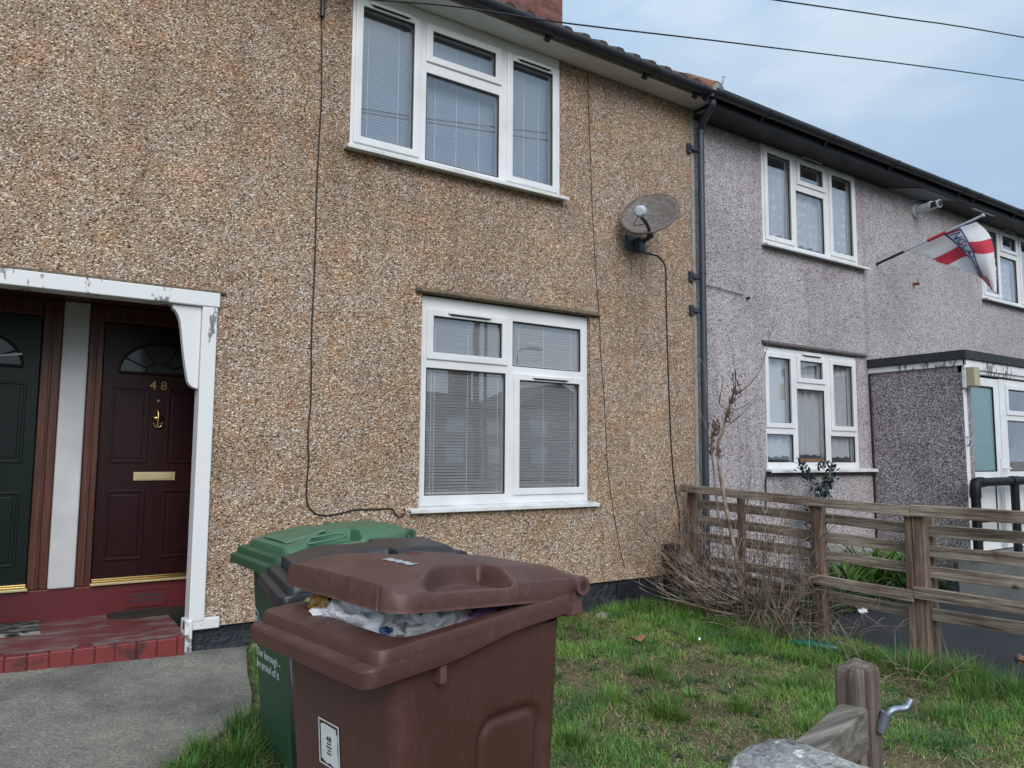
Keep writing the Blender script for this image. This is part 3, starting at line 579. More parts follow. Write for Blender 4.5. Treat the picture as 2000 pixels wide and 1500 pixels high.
# downpipe on the joint of the two houses
b = MB(); b.tube(smooth_path([(5.655, 4.895, 4.965), (5.655, 4.895, 4.90), (5.66, 4.905, 4.86), (5.69, 5.02, 4.80), (5.745, 5.125, 4.745), (5.755, 5.145, 4.70), (5.755, 5.145, 4.66)], 5), .036, 14)
b.tube([(5.755, 5.145, 4.74), (5.735, 5.145, .05)], .0345, 16)
for z in (4.72, 4.70, 3.25, 1.72, 1.70): b.tube([(5.755 - (4.7 - z) * .0043, 5.145, z - .018), (5.755 - (4.7 - z) * .0043, 5.145, z + .018)], .0405, 16)
for z in (4.52, 3.20, 2.86): b.box(5.62, 5.78, 5.150, 5.20, z - .02, z + .02); b.box(5.60, 5.645, 5.165, 5.20, z - .05, z + .045)
b.build('downpipe', ['pipe_grey'], house)
b = MB(); b.box(5.66, 5.703, 5.192, 5.199, .32, 4.94); b.build('render_stop', ['cement'], house)

# ------------------------------------------------------------------ grey house (right)
GY = 5.24
nb = thing('terraced_house', 'grey pebbledashed terraced house with black gutter, lace curtains and flat-roofed porch', 'house', (9.5, 5.24, 0))
W3 = (6.810, 8.606, 3.745, 4.930); dx4 = 4.945; W4 = (W3[0] + dx4, W3[1] + dx4, W3[2], W3[3]); W5 = (6.800, 8.520, 1.293, 2.610)
b = MB(); b.holed(5.705, 22, -.4, 4.96, [(w[0] - .002, w[1] + .002, w[2] - .03, w[3] + (.03 if w is not W5 else .012)) for w in (W3, W4, W5)], GY, GY + .25); b.build('wall', ['pebble_grey'], nb)
up = [(6.900, 7.312, 3.845, 4.790, 1), (7.486, 7.930, 4.588, 4.790, 1), (7.416, 7.942, 3.790, 4.463, 0), (8.097, 8.514, 3.846, 4.796, 1)]
for k, (dx, lab) in enumerate(((0, 'white upstairs window with lace curtains'), (dx4, 'white upstairs window partly behind the flag'))):
    W = (W3[0] + dx, W3[1] + dx, W3[2], W3[3])
    window(nb, lab, W, [(a + dx, c + dx, e, f, s) for a, c, e, f, s in up], 5.228,
           curtains([(6.85 + dx, 7.37 + dx, 3.90, 4.70, .014, 34, .018), (7.40 + dx, 7.97 + dx, 3.83, 4.56, .014, 31, .018), (8.05 + dx, 8.57 + dx, 3.90, 4.70, .014, 36, .018)], 'lace', 5.315), (6.79 + dx, 8.75 + dx, 5.15, 3.735), vents=[(7.53 + dx, 7.88 + dx, 4.872)])
    b = MB(); b.box(W[0], W[1], 5.235, 5.28, 4.932, 4.958); b.build('window_head', ['soffit_white'], nb)
window(nb, 'white downstairs window with net curtains', W5, [(6.860, 7.250, 1.782, 2.500, 1), (6.826, 7.280, 1.358, 1.662, 0), (7.416, 7.840, 2.300, 2.500, 1), (7.365, 7.872, 1.358, 2.178, 0), (8.034, 8.426, 1.776, 2.500, 1), (7.971, 8.453, 1.358, 1.662, 0)], 5.25,
       curtains([(6.80, 7.34, 1.42, 2.54, .018, 44, .02), (7.34, 7.90, 1.42, 2.54, .020, 40, .02), (7.92, 8.50, 1.42, 2.54, .018, 47, .02)], 'net', 5.335), (6.77, 8.765, 5.155, 1.278), vents=[(7.46, 7.80, 2.572)])
b = MB(); b.box(7.37, 7.90, 5.30, 5.36, 1.32, 1.40); b.build('window_ledge', ['terracotta'], nb)
b = MB(); b.add([(x, y, z) for x in (6.755, 8.70) for y, z in ((GY - .002, 2.675), (GY - .045, 2.645), (GY - .040, 2.632), (GY + .03, 2.633))], [(0, 4, 5, 1), (1, 5, 6, 2), (2, 6, 7, 3), (0, 1, 2, 3), (7, 6, 5, 4)]); recalc(b.build('window_brow', ['brow_grey'], nb))
b = MB(); b.box(6.77, 8.76, 5.19, GY - .001, 1.222, 1.247); b.build('sill_shelf', ['black_pvc'], nb)
b = MB(); b.box(5.738, 22, 4.935, GY + .2, 4.875, 4.885); b.box(5.738, 22, 4.915, 4.9345, 4.868, 5.02); b.build('soffit', ['dark_soffit'], nb, .002)
b = MB(); b.add([(9.28, 5.235, 4.8735), (10.03, 5.235, 4.8735), (10.50, 4.94, 4.8735), (9.66, 4.94, 4.8735)] + [(9.28, 5.235, 4.8655), (10.03, 5.235, 4.8655), (10.50, 4.94, 4.8655), (9.66, 4.94, 4.8655)], [(0, 1, 2, 3), (7, 6, 5, 4), (0, 4, 5, 1), (1, 5, 6, 2), (2, 6, 7, 3), (3, 7, 4, 0)]); b.build('soffit_board', ['soffit_patch'], nb)
b = MB(); b.box(11.0, 11.30, 4.945, 4.985, 4.8655, 4.874); b.box(11.33, 11.62, 4.945, 4.985, 4.8655, 4.874); b.build('soffit_vent', ['upvc'], nb)
gutter(nb, 5.60, 22, 4.845, 4.985, 5.035, 1, joints=[5.62, 6.45, 7.55, 8.85, 10.5, 10.9, 12.1, 13.8])
rb = MB(); rb.grid(lambda u, v: (lerp(5.80, 22, u), lerp(4.86, 9.6, v), 5.05 + (lerp(4.86, 9.6, v) - 4.86) * math.tan(math.radians(24))), 20, 10); rb.grid(lambda u, v: (lerp(5.80, 22, u), lerp(9.6, 14, v), 5.05 + 4.74 * math.tan(math.radians(24)) * (1 - v)), 20, 4); rb.build('roof', ['tile'], nb)
# porch
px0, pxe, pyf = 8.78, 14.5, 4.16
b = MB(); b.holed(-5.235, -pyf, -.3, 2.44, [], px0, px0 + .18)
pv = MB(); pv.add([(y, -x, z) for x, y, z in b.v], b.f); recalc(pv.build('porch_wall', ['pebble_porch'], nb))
b = MB(); b.box(px0 - .05, pxe, pyf - .07, GY - .002, 2.502, 2.605); b.build('porch_roof', ['felt'], nb, .006)
b = MB(); b.box(px0 - .025, px0 - .001, pyf - .045, GY - .002, 2.435, 2.5015); b.box(px0 - .025, pxe, pyf - .045, pyf - .022, 2.40, 2.5015); b.box(px0, pxe, pyf - .022, pyf + .05, 2.36, 2.5); b.build('porch_fascia', ['paint_white'], nb, .003)
b = MB(); b.box(px0 + .001, px0 + .075, pyf - .004, pyf + .05, .38, 2.359); b.build('porch_frame', ['upvc'], nb, .004)
dz0 = .40
b = MB(); X0, X1 = 8.86, 9.62
b.holed(X0, X1, dz0, 2.33, [(8.945, 9.50, 1.265, 2.235), (8.975, 9.46, .50, 1.125)], pyf + .005, pyf + .055); pd = b.build('porch_door', ['upvc'], nb, .004); pd['label'] = 'white door with patterned glass'
b = MB(); b.box(8.947, 9.498, pyf + .025, pyf + .032, 1.267, 2.233); b.build('pane', ['frost'], pd)
b = MB(); b.holed(8.946, 9.499, 1.266, 2.234, [(8.958, 9.487, 1.278, 2.222)], pyf + .008, pyf + .020); b.holed(8.976, 9.459, .501, 1.124, [(8.982, 9.453, .507, 1.118)], pyf + .008, pyf + .020); b.build('gasket', ['gasket'], pd)
b = MB(); b.box(8.977, 9.458, pyf + .022, pyf + .034, .502, 1.123); b.build('panel', ['upvc'], pd)
b = MB(); b.box(9.56, 9.60, pyf - .012, pyf + .0045, 1.18, 1.42); b.tube([(9.58, pyf - .012, 1.31), (9.58, pyf - .05, 1.31), (9.69, pyf - .055, 1.30)], .010, 8); b.build('handle', ['upvc'], pd)
b = MB(); b.box(9.08, 9.36, pyf - .010, pyf + .0045, 1.155, 1.20); b.build('letter_box', ['sill_white'], pd)
window(nb, 'white porch glazing beside the porch door', (9.635, 13.2, dz0, 2.34), [(9.83, 11.0, 1.975, 2.23, 1), (9.80, 11.02, 1.265, 1.86, 0), (11.2, 13.0, 1.265, 2.2, 0)], pyf + .004, None, room=False)
b = MB(); b.box(10.35, 10.55, pyf + .25, pyf + .40, 1.55, 1.78); b.build('porch_ornament', ['strap_dark'], nb, .04)
b = MB(); b.box(8.6, 14.4, 3.35, pyf + .06, -.3, .385); b.build('porch_platform', ['ramp_concrete'], nb, .01)
# porch lamp
lt = thing('porch_lamp', 'yellowed square bulkhead lamp on the corner of the porch', 'lamp', (8.83, 4.10, 2.20))
b = MB(); b.box(8.765, 8.885, 4.115, 4.158, 2.185, 2.415); b.build('lamp_base', ['sill_white'], lt, .004)
b = MB(); b.box(8.770, 8.885, 4.02, 4.1145, 2.195, 2.412); b.build('lamp_cover', ['lamp_plastic'], lt, .014, 3)
b = MB(); b.tube([(8.80 + .0 * math.cos(a), 4.15 + .03 * math.cos(a), 1.60 + .05 * math.sin(a)) for a in [2 * PI * i / 14 for i in range(15)]], .008, 6); b.tube([(8.765, 4.165, 1.62), (8.765, 4.18, 1.80)], .006, 6)
tag(b.build('hook', ['galv']), 'small metal hook and ring on the porch corner beside the door', 'hook')
# handrail
rl = thing('handrail', 'black tubular handrail with two bars in front of the porch door', 'handrail', (8.6, 3.9, .385))
hy = 4.0
b = MB(); b.tube(smooth_path([(8.60, hy, .36), (8.60, hy, 1.05), (8.60, hy, 1.12), (8.64, hy, 1.155), (8.72, hy, 1.16), (10.2, hy, 1.17)], 4), .047, 12); b.build('top_bar', ['black_metal'], rl)
b = MB(); b.tube([(8.60, hy, .765), (10.2, hy, .765)], .034, 10); b.build('lower_bar', ['black_metal'], rl)
for x in (9.50, 10.2):
    b = MB(); b.tube([(x, hy, .36), (x, hy, 1.16)], .043, 12); b.tube([(x - .09, hy, 1.165), (x + .09, hy, 1.165)], .056, 12); b.build('post', ['black_metal'], rl)
b = MB(); b.tube(smooth_path([(8.60, hy, 1.0), (8.60, hy, 1.09), (8.62, hy, 1.14), (8.68, hy, 1.16), (8.78, hy, 1.16)], 4), .056, 12); b.build('elbow', ['black_metal'], rl)
# boiler flue
fl = thing('boiler_flue', 'white plastic boiler flue sticking out of the grey wall under the gutter', 'flue', (10.05, 5.24, 4.70))
a_, c_ = Vector((10.03, 5.235, 4.70)), Vector((9.98, 4.72, 4.66))
a_ = atY(1786, 412, 5.236); c_ = atX(1836, 397, a_.x - .05)
b = MB(); b.tube([a_, a_ + (c_ - a_) * .62], .058, 16); b.tube([a_ + (c_ - a_) * .60, a_ + (c_ - a_) * .70], .063, 16); b.tube([a_ + (c_ - a_) * .68, c_], .052, 16)
b.build('pipe', ['flue_white'], fl)
b = MB(); b.tube([a_ + Vector((0, .003, 0)), a_ - Vector((0, .03, 0))], .092, 18); b.build('flange', ['flue_white'], fl, .004)
b = MB()
for k in range(3): t = .74 + k * .07; p = a_ + (c_ - a_) * t; b.box(p.x - .056, p.x - .03, p.y - .012, p.y + .006, p.z - .04, p.z + .03)
b.tube([c_, c_ + (c_ - a_) * .02], .042, 14); b.build('grille', ['gasket'], fl)

# ------------------------------------------------------------------ flag
fg = thing('flag', 'torn white and red flag with blue-edged lettering on a pole leaning from the grey wall', 'flag', (9.02, 5.24, 3.83))
PX = 9.10; pb = atY(1712, 516, 5.236); pt = atX(1919, 421, PX - .05)
b = MB(); b.tube([pb, pb + (pt - pb) * .28], .017, 8); b.build('pole_sleeve', ['arm'], fg)
b = MB(); b.tube([pb + (pt - pb) * .26, pt], .0135, 8); b.tube([pt, pt + (pt - pb) * .012], .02, 8); b.build('pole', ['lnb'], fg)
b = MB(); b.tube([pb + (pt - pb) * .51, pb + (pt - pb) * .685], .020, 8); b.build('pole_band', ['flag_red'] if 'flag_red' in M else ['pink'], fg)
CP = [  # rows: from the lower end of the hoist to the upper end; columns: hoist to fly (crop pixels), and a sideways offset in metres
    [(1195, 897, 0), (1305, 935, .02), (1420, 985, .05), (1550, 1020, .02), (1690, 1072, .0)],
    [(1345, 818, 0), (1440, 868, .03), (1530, 930, .06), (1615, 985, .04), (1706, 1090, .02)],
    [(1450, 764, 0), (1520, 822, .02), (1592, 900, .03), (1655, 985, .05), (1722, 1110, .05)],
    [(1540, 735, 0), (1580, 800, -.05), (1625, 880, -.08), (1668, 985, -.07), (1755, 1150, -.03)],
    [(1610, 712, 0), (1668, 790, -.06), (1712, 880, -.10), (1745, 1000, -.09), (1790, 1180, -.06)],
    [(1668, 690, 0), (1748, 765, -.03), (1790, 865, -.05), (1803, 985, -.05), (1815, 1190, -.04)]]
CPW = [[atX(1440 + p[0] / 3.571, 240 + p[1] / 3.571, PX + p[2]) for p in r] for r in CP]
def cr(p, t):
    n = len(p) - 1; t = min(max(t, 0), 1) * n; i = min(int(t), n - 1); t -= i
    p0, p1, p2, p3 = p[max(i - 1, 0)], p[i], p[i + 1], p[min(i + 2, n)]
    return .5 * ((2 * p1) + (p2 - p0) * t + (2 * p0 - 5 * p1 + 4 * p2 - p3) * t * t + (3 * p1 - p0 - 3 * p2 + p3) * t ** 3)
def FP(u, v):
    p = cr([cr(r, u) for r in CPW], v); rip = .010 * math.sin(u * 17 + v * 7) * u; p = p.copy(); p.x += rip; return p
def flagmat():
    mt, nt, bb = newmat('flag_cloth'); a = nd(nt, 'ShaderNodeAttribute', attribute_name='tint'); nt.links.new(a.outputs['Color'], bb.inputs['Base Color'])
    bb.inputs['Roughness'].default_value = .8; return mt
M['flag_cloth'] = flagmat(); M['flag_blue'] = pm('flag_blue', [(0, (.022, .05, .20))], .8); M['flag_white'] = pm('flag_white', [(0, (.62, .62, .66))], .8); M['flag_red'] = pm('flag_red', [(0, (.50, .035, .06))], .8)
NU, NV = 80, 60; vs = []; cols = []; vid = {}
for j in range(NV + 1):
    for i in range(NU + 1):
        u, v = i / NU, j / NV; vs.append(tuple(FP(u, v)))
        white = (.74, .74, .77); red = (.56, .04, .07); blue = (.030, .07, .26); c = white
        if .36 < u < .585: c = red
        if .35 < v < .65:
            c = red if (u > .86 or u < .1) else white
            if abs(v - .365) < .020 or abs(v - .635) < .020: c = blue
        if u > .86 and .3 < v < .75: c = (.55, .10, .14) if (i * 7 + j * 3) % 5 else white
        cols.append((*c, 1))
b = MB(); fs = []
rnd = random.Random(3); fray = [.93 + .05 * mnoise.noise(Vector((j * .35, 0, 0))) - (.05 if rnd.random() < .2 else 0) for j in range(NV)]
lowfray = [1.2 + 2.0 * mnoise.noise(Vector((i * .28, 4, 0))) + 1.6 * mnoise.noise(Vector((i * .9, 9, 0))) for i in range(NU)]
for j in range(NV):
    for i in range(NU):
        if i / NU > fray[j] + (.07 if j / NV > .6 else .03) or (i > 12 and j < lowfray[i]) or (i > 30 and NV - 1 - j < lowfray[NU - 1 - i] * .8): continue
        fs.append((j * (NU + 1) + i, j * (NU + 1) + i + 1, (j + 1) * (NU + 1) + i + 1, (j + 1) * (NU + 1) + i))
b.add(vs, fs, 0, True); cl = b.build('cloth', ['flag_cloth'], fg)
ca = cl.data.color_attributes.new('tint', 'FLOAT_COLOR', 'POINT'); ca.data.foreach_set('color', [x for c in cols for x in c])
sd = cl.modifiers.new('thick', 'SOLIDIFY'); sd.thickness = .003
def flagtext(body, u0, u1, v0, v1, mat, off, size=1.0, grow=0):
    tv, tf = text_geo(body, size, 0, 'LEFT'); xs_ = [p[0] for p in tv]; ys_ = [p[1] for p in tv]; xa, xb, ya, yb = min(xs_), max(xs_), min(ys_), max(ys_)
    out = []
    for x, y, z in tv:
        u = lerp(u0, u1, (x - xa) / (xb - xa)); v = lerp(v0, v1, (y - ya) / (yb - ya)); p = FP(u, v); e = .004
        nrm = (FP(u + e, v) - FP(u - e, v)).cross(FP(u, v + e) - FP(u, v - e)).normalized()
        if nrm.dot(CAM - p) < 0: nrm = -nrm
        out.append(p + nrm * off)
    bb = MB(); bb.add(out, tf); return bb.build('lettering', [mat], fg)
flagtext('ENGLAND', .02, .88, .405, .605, 'flag_blue', .006)
bpy.data.objects['pole_band'].data.materials[0] = M['flag_red']

# ------------------------------------------------------------------ satellite dish
ds = thing('satellite_dish', 'dusty oval satellite dish on a wall bracket beside the downpipe', 'satellite dish', (4.9, 5.2, 3.42))
dc = atY(1269, 417, 4.90); nrm = (-CAM_F * .74 + CAM_U * .56 - CAM_R * .27).normalized()
ax1 = (CAM_R * .93 + CAM_U * .36); ax1 = (ax1 - nrm * ax1.dot(nrm)).normalized(); ax2 = nrm.cross(ax1).normalized()
if ax2.z < 0: ax2 = -ax2
ra, rb2 = .262, .245; b = MB(); rings = []
for k in range(0, 13):
    r = k / 12; rings.append([dc + ax1 * (ra * r * math.cos(a)) + ax2 * (rb2 * r * math.sin(a)) + nrm * (.055 * (r * r - 1)) for a in [2 * PI * i / 48 for i in range(48)]])
b.loft(rings[1:], 0, True); b.loft([rings[-1]] + [[p + nrm * .006 + (p - dc).normalized() * .005 for p in rings[-1]]] + [[p - nrm * .006 + (p - dc).normalized() * .005 for p in rings[-1]]], 0)
o = b.build('reflector', ['dish'], ds); sd = o.modifiers.new('thick', 'SOLIDIFY'); sd.thickness = .004
low = atY(1272, 455, 4.87)
ln = atY(1251, 413, 4.62); a1 = low
b = MB(); b.tube([low - nrm * .03, low + (ln - low) * .5, ln + Vector((0, .02, -.02))], .016, 8); b.build('feed_arm', ['arm'], ds)
d = (dc - ln).normalized(); b = MB(); b.tube([ln - d * .055, ln - d * .04, ln + d * .02, ln + d * .05, ln + d * .065], [.034, .050, .053, .050, .030], 14); b.build('receiver', ['lnb'], ds)
b = MB(); b.tube(smooth_path([ln + Vector((-.01, 0, -.03)), ln + Vector((-.05, .03, -.12)), ln + (low - ln) * .55], 5), .004, 5); b.build('feed_cable', ['wire_black'], ds)
wp = atY(1238, 477, 5.185)
b = MB(); b.tube(smooth_path([wp + Vector((.03, -.04, .0)), wp + Vector((.06, -.14, .04)), low + Vector((0, .04, .0)), low - nrm * .05], 4), .019, 10); b.build('mount_arm', ['arm'], ds)
b = MB(); b.box(wp.x - .09, wp.x + .06, 5.175, 5.199, wp.z - .065, wp.z + .075); b.box(wp.x - .005, wp.x + .07, 5.10, 5.1745, wp.z - .08, wp.z + .05); b.build('wall_plate', ['bracket'], ds, .008)

# ------------------------------------------------------------------ cables
def cable(name, pts, rad, mat, label, cat, n=6):
    b = MB(); b.tube(smooth_path(pts, n), rad, 6); return tag(b.build(name, [mat]), label, cat)
yy = FY - .007
cable('wall_cable', [(1.787, yy, 4.62), (1.800, yy, 4.2), (1.806, yy, 3.96), (1.797, yy, 3.60), (1.792, yy, 3.19), (1.795, yy, 2.75), (1.788, yy, 2.262), (1.795, yy, 1.95), (1.797, yy, 1.75), (1.785, yy, 1.55), (1.795, yy, 1.364), (1.786, yy, 1.15), (1.805, yy, 1.05), (1.87, yy, .995), (1.96, yy, .985), (2.06, yy, 1.0), (2.14, yy, 1.015), (2.30, yy, 1.015), (2.43, yy, 1.014), (2.46, yy, .975), (2.50, yy, .950), (2.537, yy, .985), (2.53, yy, 1.01)], .0055, 'wire_dark', 'thin brown cable running down the tan wall and looping under the lower window sill', 'cable')
b = MB(); b.tube([(1.785, 5.17, 5.0), (1.787, 5.17, 4.595)], .017, 10); tag(b.build('conduit', ['black_pvc']), 'short black conduit at the top of the thin brown cable', 'conduit')
cable('dish_cable', [wp + Vector((.05, -.02, -.07)), (5.08, yy, 3.345), (5.20, yy, 3.33), (5.275, yy, 3.25), (5.285, yy, 3.05), (5.285, yy, 2.75), (5.300, yy, 2.2), (5.315, yy, 1.75), (5.33, yy, 1.45), (5.37, yy, 1.1), (5.415, yy, .88), (5.42, yy, .55), (5.43, yy, .3)], .0065, 'wire_black', 'black cable hanging from the satellite dish down to the fence', 'cable')
cable('wall_wire', [(4.315, yy + .003, 4.94), (4.317, yy + .003, 4.82), (4.340, yy + .003, 4.2), (4.361, yy + .003, 3.69), (4.40, yy + .003, 3.1), (4.439, yy + .003, 2.66), (4.455, yy + .003, 2.3), (4.490, yy + .003, 1.95), (4.511, yy + .003, 1.6), (4.535, yy + .003, 1.25), (4.579, yy + .003, 1.0), (4.66, yy + .003, .62), (4.725, yy + .003, .41)], .0032, 'wire_dark', 'hair-thin wire down the tan wall to the right of the windows', 'wire')
cable('loose_wire', [(5.80, 5.225, 3.15), (6.1, 5.22, 3.14), (6.46, 5.225, 3.118)], .005, 'wire_black', 'short loose black wire sticking out from the downpipe across the grey wall', 'wire')
b = MB(); b.tube([(6.53, 5.20, 3.095), (6.53, 5.242, 3.095)], .014, 8); tag(b.build('wall_plug', ['wire_black']), 'small black plug in the grey wall at the end of the loose wire', 'plug')
b = MB(); b.tube([(9.884, 5.16, 3.69), (9.884, 5.242, 3.70)], .020, 8); b.tube([(9.87, 5.17, 3.72), (9.865, 5.16, 3.76)], .006, 6); tag(b.build('wall_bolt', ['tile_orange']), 'rusty bolt in the grey wall below the flag', 'bolt')
cable('porch_cable', [(8.752, 5.222, 2.43), (8.762, 5.222, 2.0), (8.772, 5.222, 1.6), (8.775, 5.222, 1.2), (8.777, 5.222, .6), (8.777, 5.222, .1)], .011, 'wire_black', 'black cable in the corner between the grey wall and the porch', 'cable')
cable('sill_cable', [(6.74, 5.22, .9), (6.745, 5.22, 1.15), (6.77, 5.22, 1.215), (6.83, 5.22, 1.225)], .008, 'wire_black', 'short black cable below the left end of the neighbouring window sill', 'cable')
def span(pa, pb, sag, n=24): return [Vector(pa).lerp(Vector(pb), i / n) - Vector((0, 0, sag * 4 * (i / n) * (1 - i / n))) for i in range(n + 1)]
cable('overhead_wire', [atY(px, py, y) for px, py, y in ((600, -14, 4.40), (740, 0, 4.35), (900, 14, 4.30), (1120, 47, 4.22), (1500, 92, 4.05), (1995, 156.5, 3.80), (2500, 235, 3.5))], .0062, 'wire_black', 'overhead wire passing in front of the gutter of the tan house', 'wire', 4)
cable('overhead_wire', [atY(px, py, y) for px, py, y in ((1000, -75, 3.9), (1515, 0, 3.6), (1750, 34, 3.45), (2000, 73, 3.3), (2500, 165, 3.0))], .0062, 'wire_black', 'overhead wire highest in the sky at the top right', 'wire', 4)

# ------------------------------------------------------------------ wheelie bins
def rring(xf, xb, wf, wb, r, nf, ns, na=6):
    P = []; C = [(xf, -wf), (xb, -wb), (xb, wb), (xf, wf)]
    for k in range(4):
        c = Vector(C[k]); p = Vector(C[k - 1]); q = Vector(C[(k + 1) % 4]); din = (p - c).normalized(); do = (q - c).normalized()
        a = c + din * r; e = c + do * r
        for i in range(na): 
            t = i / na; P.append((a * (1 - t) ** 2 + c * 2 * t * (1 - t) + e * t * t))
        q2 = q - (q - c).normalized() * r; nn = ns if k in (0, 2) else nf
        for i in range(nn): P.append(e.lerp(q2, i / nn))
    return [(p.x, p.y) for p in P]
def lid_h(u, s, W):
    pe = .222 - .07 * sm(u, .45, .9); t = sm(s, pe, W - .003); h = lerp(.050, .020, t)
    h *= lerp(.42, 1, sm(u, 0, .30)); h = lerp(h, lerp(.042, .024, t), sm(u, .70, .98))
    if .12 < u < .64:
        w = min(1, max(0, (u - .14) / .47)); arch = W - .012 - .125 * math.sin(PI / 2 * min(1, w / .72)) ** 1.2
        k = sm(s, arch - .014, arch + .014) * sm(u, .13, .20) * (1 - sm(u, .59, .625)); k *= 1 - sm(s, W - .020, W - .008) * .45
        h = lerp(h, .000, k)
    return h
def wheelie(label, cx, cy, rz, body, lidm, lid_open, group='wheelie bins outside the tan house', flap=False, sink=0, dh=0):
    z = g(cx, cy) - sink; t = thing('wheelie_bin', label, 'wheelie bin', (cx, cy, z), rz, group)
    zt = lambda x: .958 + dh + .055 * (x + .33) / .62
    b = MB(); rings = []
    for i in range(0, 121):
        h = lerp(.05, .945 + dh, i / 120); q = h / .95; rg = rring(lerp(-.195, -.262, q), lerp(.235, .258, q), lerp(.214, .264, q), lerp(.20, .240, q), .055, 22, 64); out = []
        wy = lerp(.207, .252, q)
        for (x, y) in rg:
            hh = min(h, zt(x) - .03) if i > 110 else h
            if abs(y) > wy - .02:
                ax, az = abs(x - .085) - (.098 - .05), abs(hh - .40) - (.37 - .05); d_ = math.hypot(max(ax, 0), max(az, 0)) + min(max(ax, az), 0) - .05
                off = -.010 * math.exp(-(d_ / .012) ** 2) - .005 * (1 - sm(d_, -.004, .008))
                y = y + (off if y > 0 else -off)
            out.append((x, y, hh))
        rings.append(out)
    b.loft(rings, 0, True); bo = b.build('body', [body], t, local=True)
    # rim
    b = MB()
    def ring(xf, xb, wf, wb, r, dz): return [(x, y, zt(x) + (dz(x) if callable(dz) else dz)) for x, y in rring(xf, xb, wf, wb, r, 22, 64)]
    dep = lambda x: -(.033 + lerp(.032, .010, sm(x, -.16, .10)))
    b.loft([ring(-.215, .240, .228, .216, .06, -.45), ring(-.226, .244, .234, .222, .06, -.05), ring(-.230, .246, .238, .226, .06, -.004), ring(-.237, .250, .244, .232, .06, .0), ring(-.314, .266, .280, .264, .036, .0), ring(-.317, .270, .283, .267, .038, -.005),
            ring(-.319, .271, .285, .269, .038, -.026), ring(-.343, .271, .286, .269, .034, -.029), ring(-.347, .272, .288, .270, .034, -.034), ring(-.347, .272, .288, .270, .034, dep), ring(-.340, .268, .282, .265, .034, lambda x: dep(x) - .004), ring(-.255, .256, .248, .238, .05, lambda x: dep(x) + .012)], 0)
    b.add(ring(-.215, .240, .228, .216, .06, -.45), [tuple(range(len(rings[0])))], 0)
    crisp(b.build('rim', [body], t, local=True), 28)
    # handles and hinge at the back
    b = MB(); zb = zt(.30) + .010
    for s in (-1, 1):
        b.box(.258, .318, s * .235 - .012, s * .235 + .012, zb - .075, zb + .012); b.tube([(.306, s * .205, zb), (.306, s * .262, zb)], .024, 16)
        b.box(.258, .318, s * .085 - .010, s * .085 + .010, zb - .07, zb + .012)
    b.tube([(.306, -.262, zb), (.306, .262, zb)], .014, 12); b.build('handle', [body], t, .004, local=True)
    b = MB()
    b.box(-.155, -.138, -.276, -.244, .868 + dh, .915 + dh); recalc(b.build('rim_bracket', [body], t, local=True))
    # lid
    Lx0, Lx1, W = -.268, .288, .262; hx, hz = .306, zb
    N1, N2 = 110, 150; top = []
    b = MB(); grid = []
    for j in range(N2 + 1):
        row = []
        for i in range(N1 + 1):
            u = i / N1; L = Lx1 - Lx0; xl = u * L; r = .05; Wu = W - .018 * u
            if xl < r: Wu -= r - math.sqrt(max(0, r * r - (r - xl) ** 2))
            s_ = (j / N2 * 2 - 1); y = s_ * Wu; h = lid_h(u, abs(y), W) + .006 * (1 - (y / W) ** 2) * (1 - u)
            row.append((Lx0 + xl, y, h))
        grid.append(row)
    vs = [p for r in grid for p in r]; fs = [(j * (N1 + 1) + i, j * (N1 + 1) + i + 1, (j + 1) * (N1 + 1) + i + 1, (j + 1) * (N1 + 1) + i) for j in range(N2) for i in range(N1)]
    bd = [grid[0][i] for i in range(N1 + 1)] + [grid[j][N1] for j in range(1, N2 + 1)] + [grid[N2][i] for i in range(N1 - 1, -1, -1)] + [grid[j][0] for j in range(N2 - 1, 0, -1)]
    nb_ = len(bd); cxm = (Lx0 + Lx1) / 2
    def sk(p, o_, z_): return (p[0] + (o_ if p[0] > cxm else -o_) * (1 if abs(p[1]) < W - .06 else .4), p[1] + o_ * (1 if p[1] > 0 else -1) * (1 if abs(p[1]) > .03 else 0), z_)
    k0 = [sk(p, .004, p[2] - .006) for p in bd]; k1 = [sk(p, .006, -.022) for p in bd]; k2 = [sk(p, .007, -.030) for p in bd]; k3 = [sk(p, -.012, -.028) for p in bd]
    b.add(vs, fs, 0, True); b.loft([bd, k0, k1, k2, k3], 0)
    def hing(p):
        a = math.atan2(.055, .62) * 1.0 - math.radians(lid_open)   # tilt that follows the rim, less the opening
        x, y, z_ = p[0] - hx, p[1], p[2] - .004
        return (hx + x * math.cos(-a) + z_ * math.sin(-a) * -1 * -1 if False else hx + x * math.cos(a) - z_ * math.sin(a), y, hz + x * math.sin(a) + z_ * math.cos(a))
    for s in (-1, 1):   # hinge arms
        b.box(.265, .318, s * .16 - .03, s * .16 + .03, -.02, .020)
    b.v = [hing(p) for p in b.v]
    o = crisp(recalc(b.build('lid', [lidm], t, local=True)), 38)
    if flap:
        b = MB(); b.grid(lambda u, v: hing((lerp(-.235, -.05, u), lerp(-.15, .15, v), .034 + .030 * u + .004 * math.sin(PI * v))), 10, 12); fo = b.build('lid_flap', [lidm], o, local=True)
        md = fo.modifiers.new('thick', 'SOLIDIFY'); md.thickness = .004
        for s in (-1,):
            b = MB(); b.tube(smooth_path([hing(p) for p in ((-.155, s * .20, .046), (-.02, s * .205, .050), (.0, s * .222, .040), (-.02, s * .235, .034), (-.15, s * .232, .028), (-.165, s * .215, .034), (-.155, s * .20, .046))], 4), .005, 6); b.build('lid_grip', [lidm], o, local=True)
    b = MB(); b.tube([(.215, -.24, .10), (.215, .24, .10)], .012, 10)
    for s in (-1, 1): b.tube([(.215, s * .225 - .022, .10), (.215, s * .225 + .022, .10)], .10, 24)
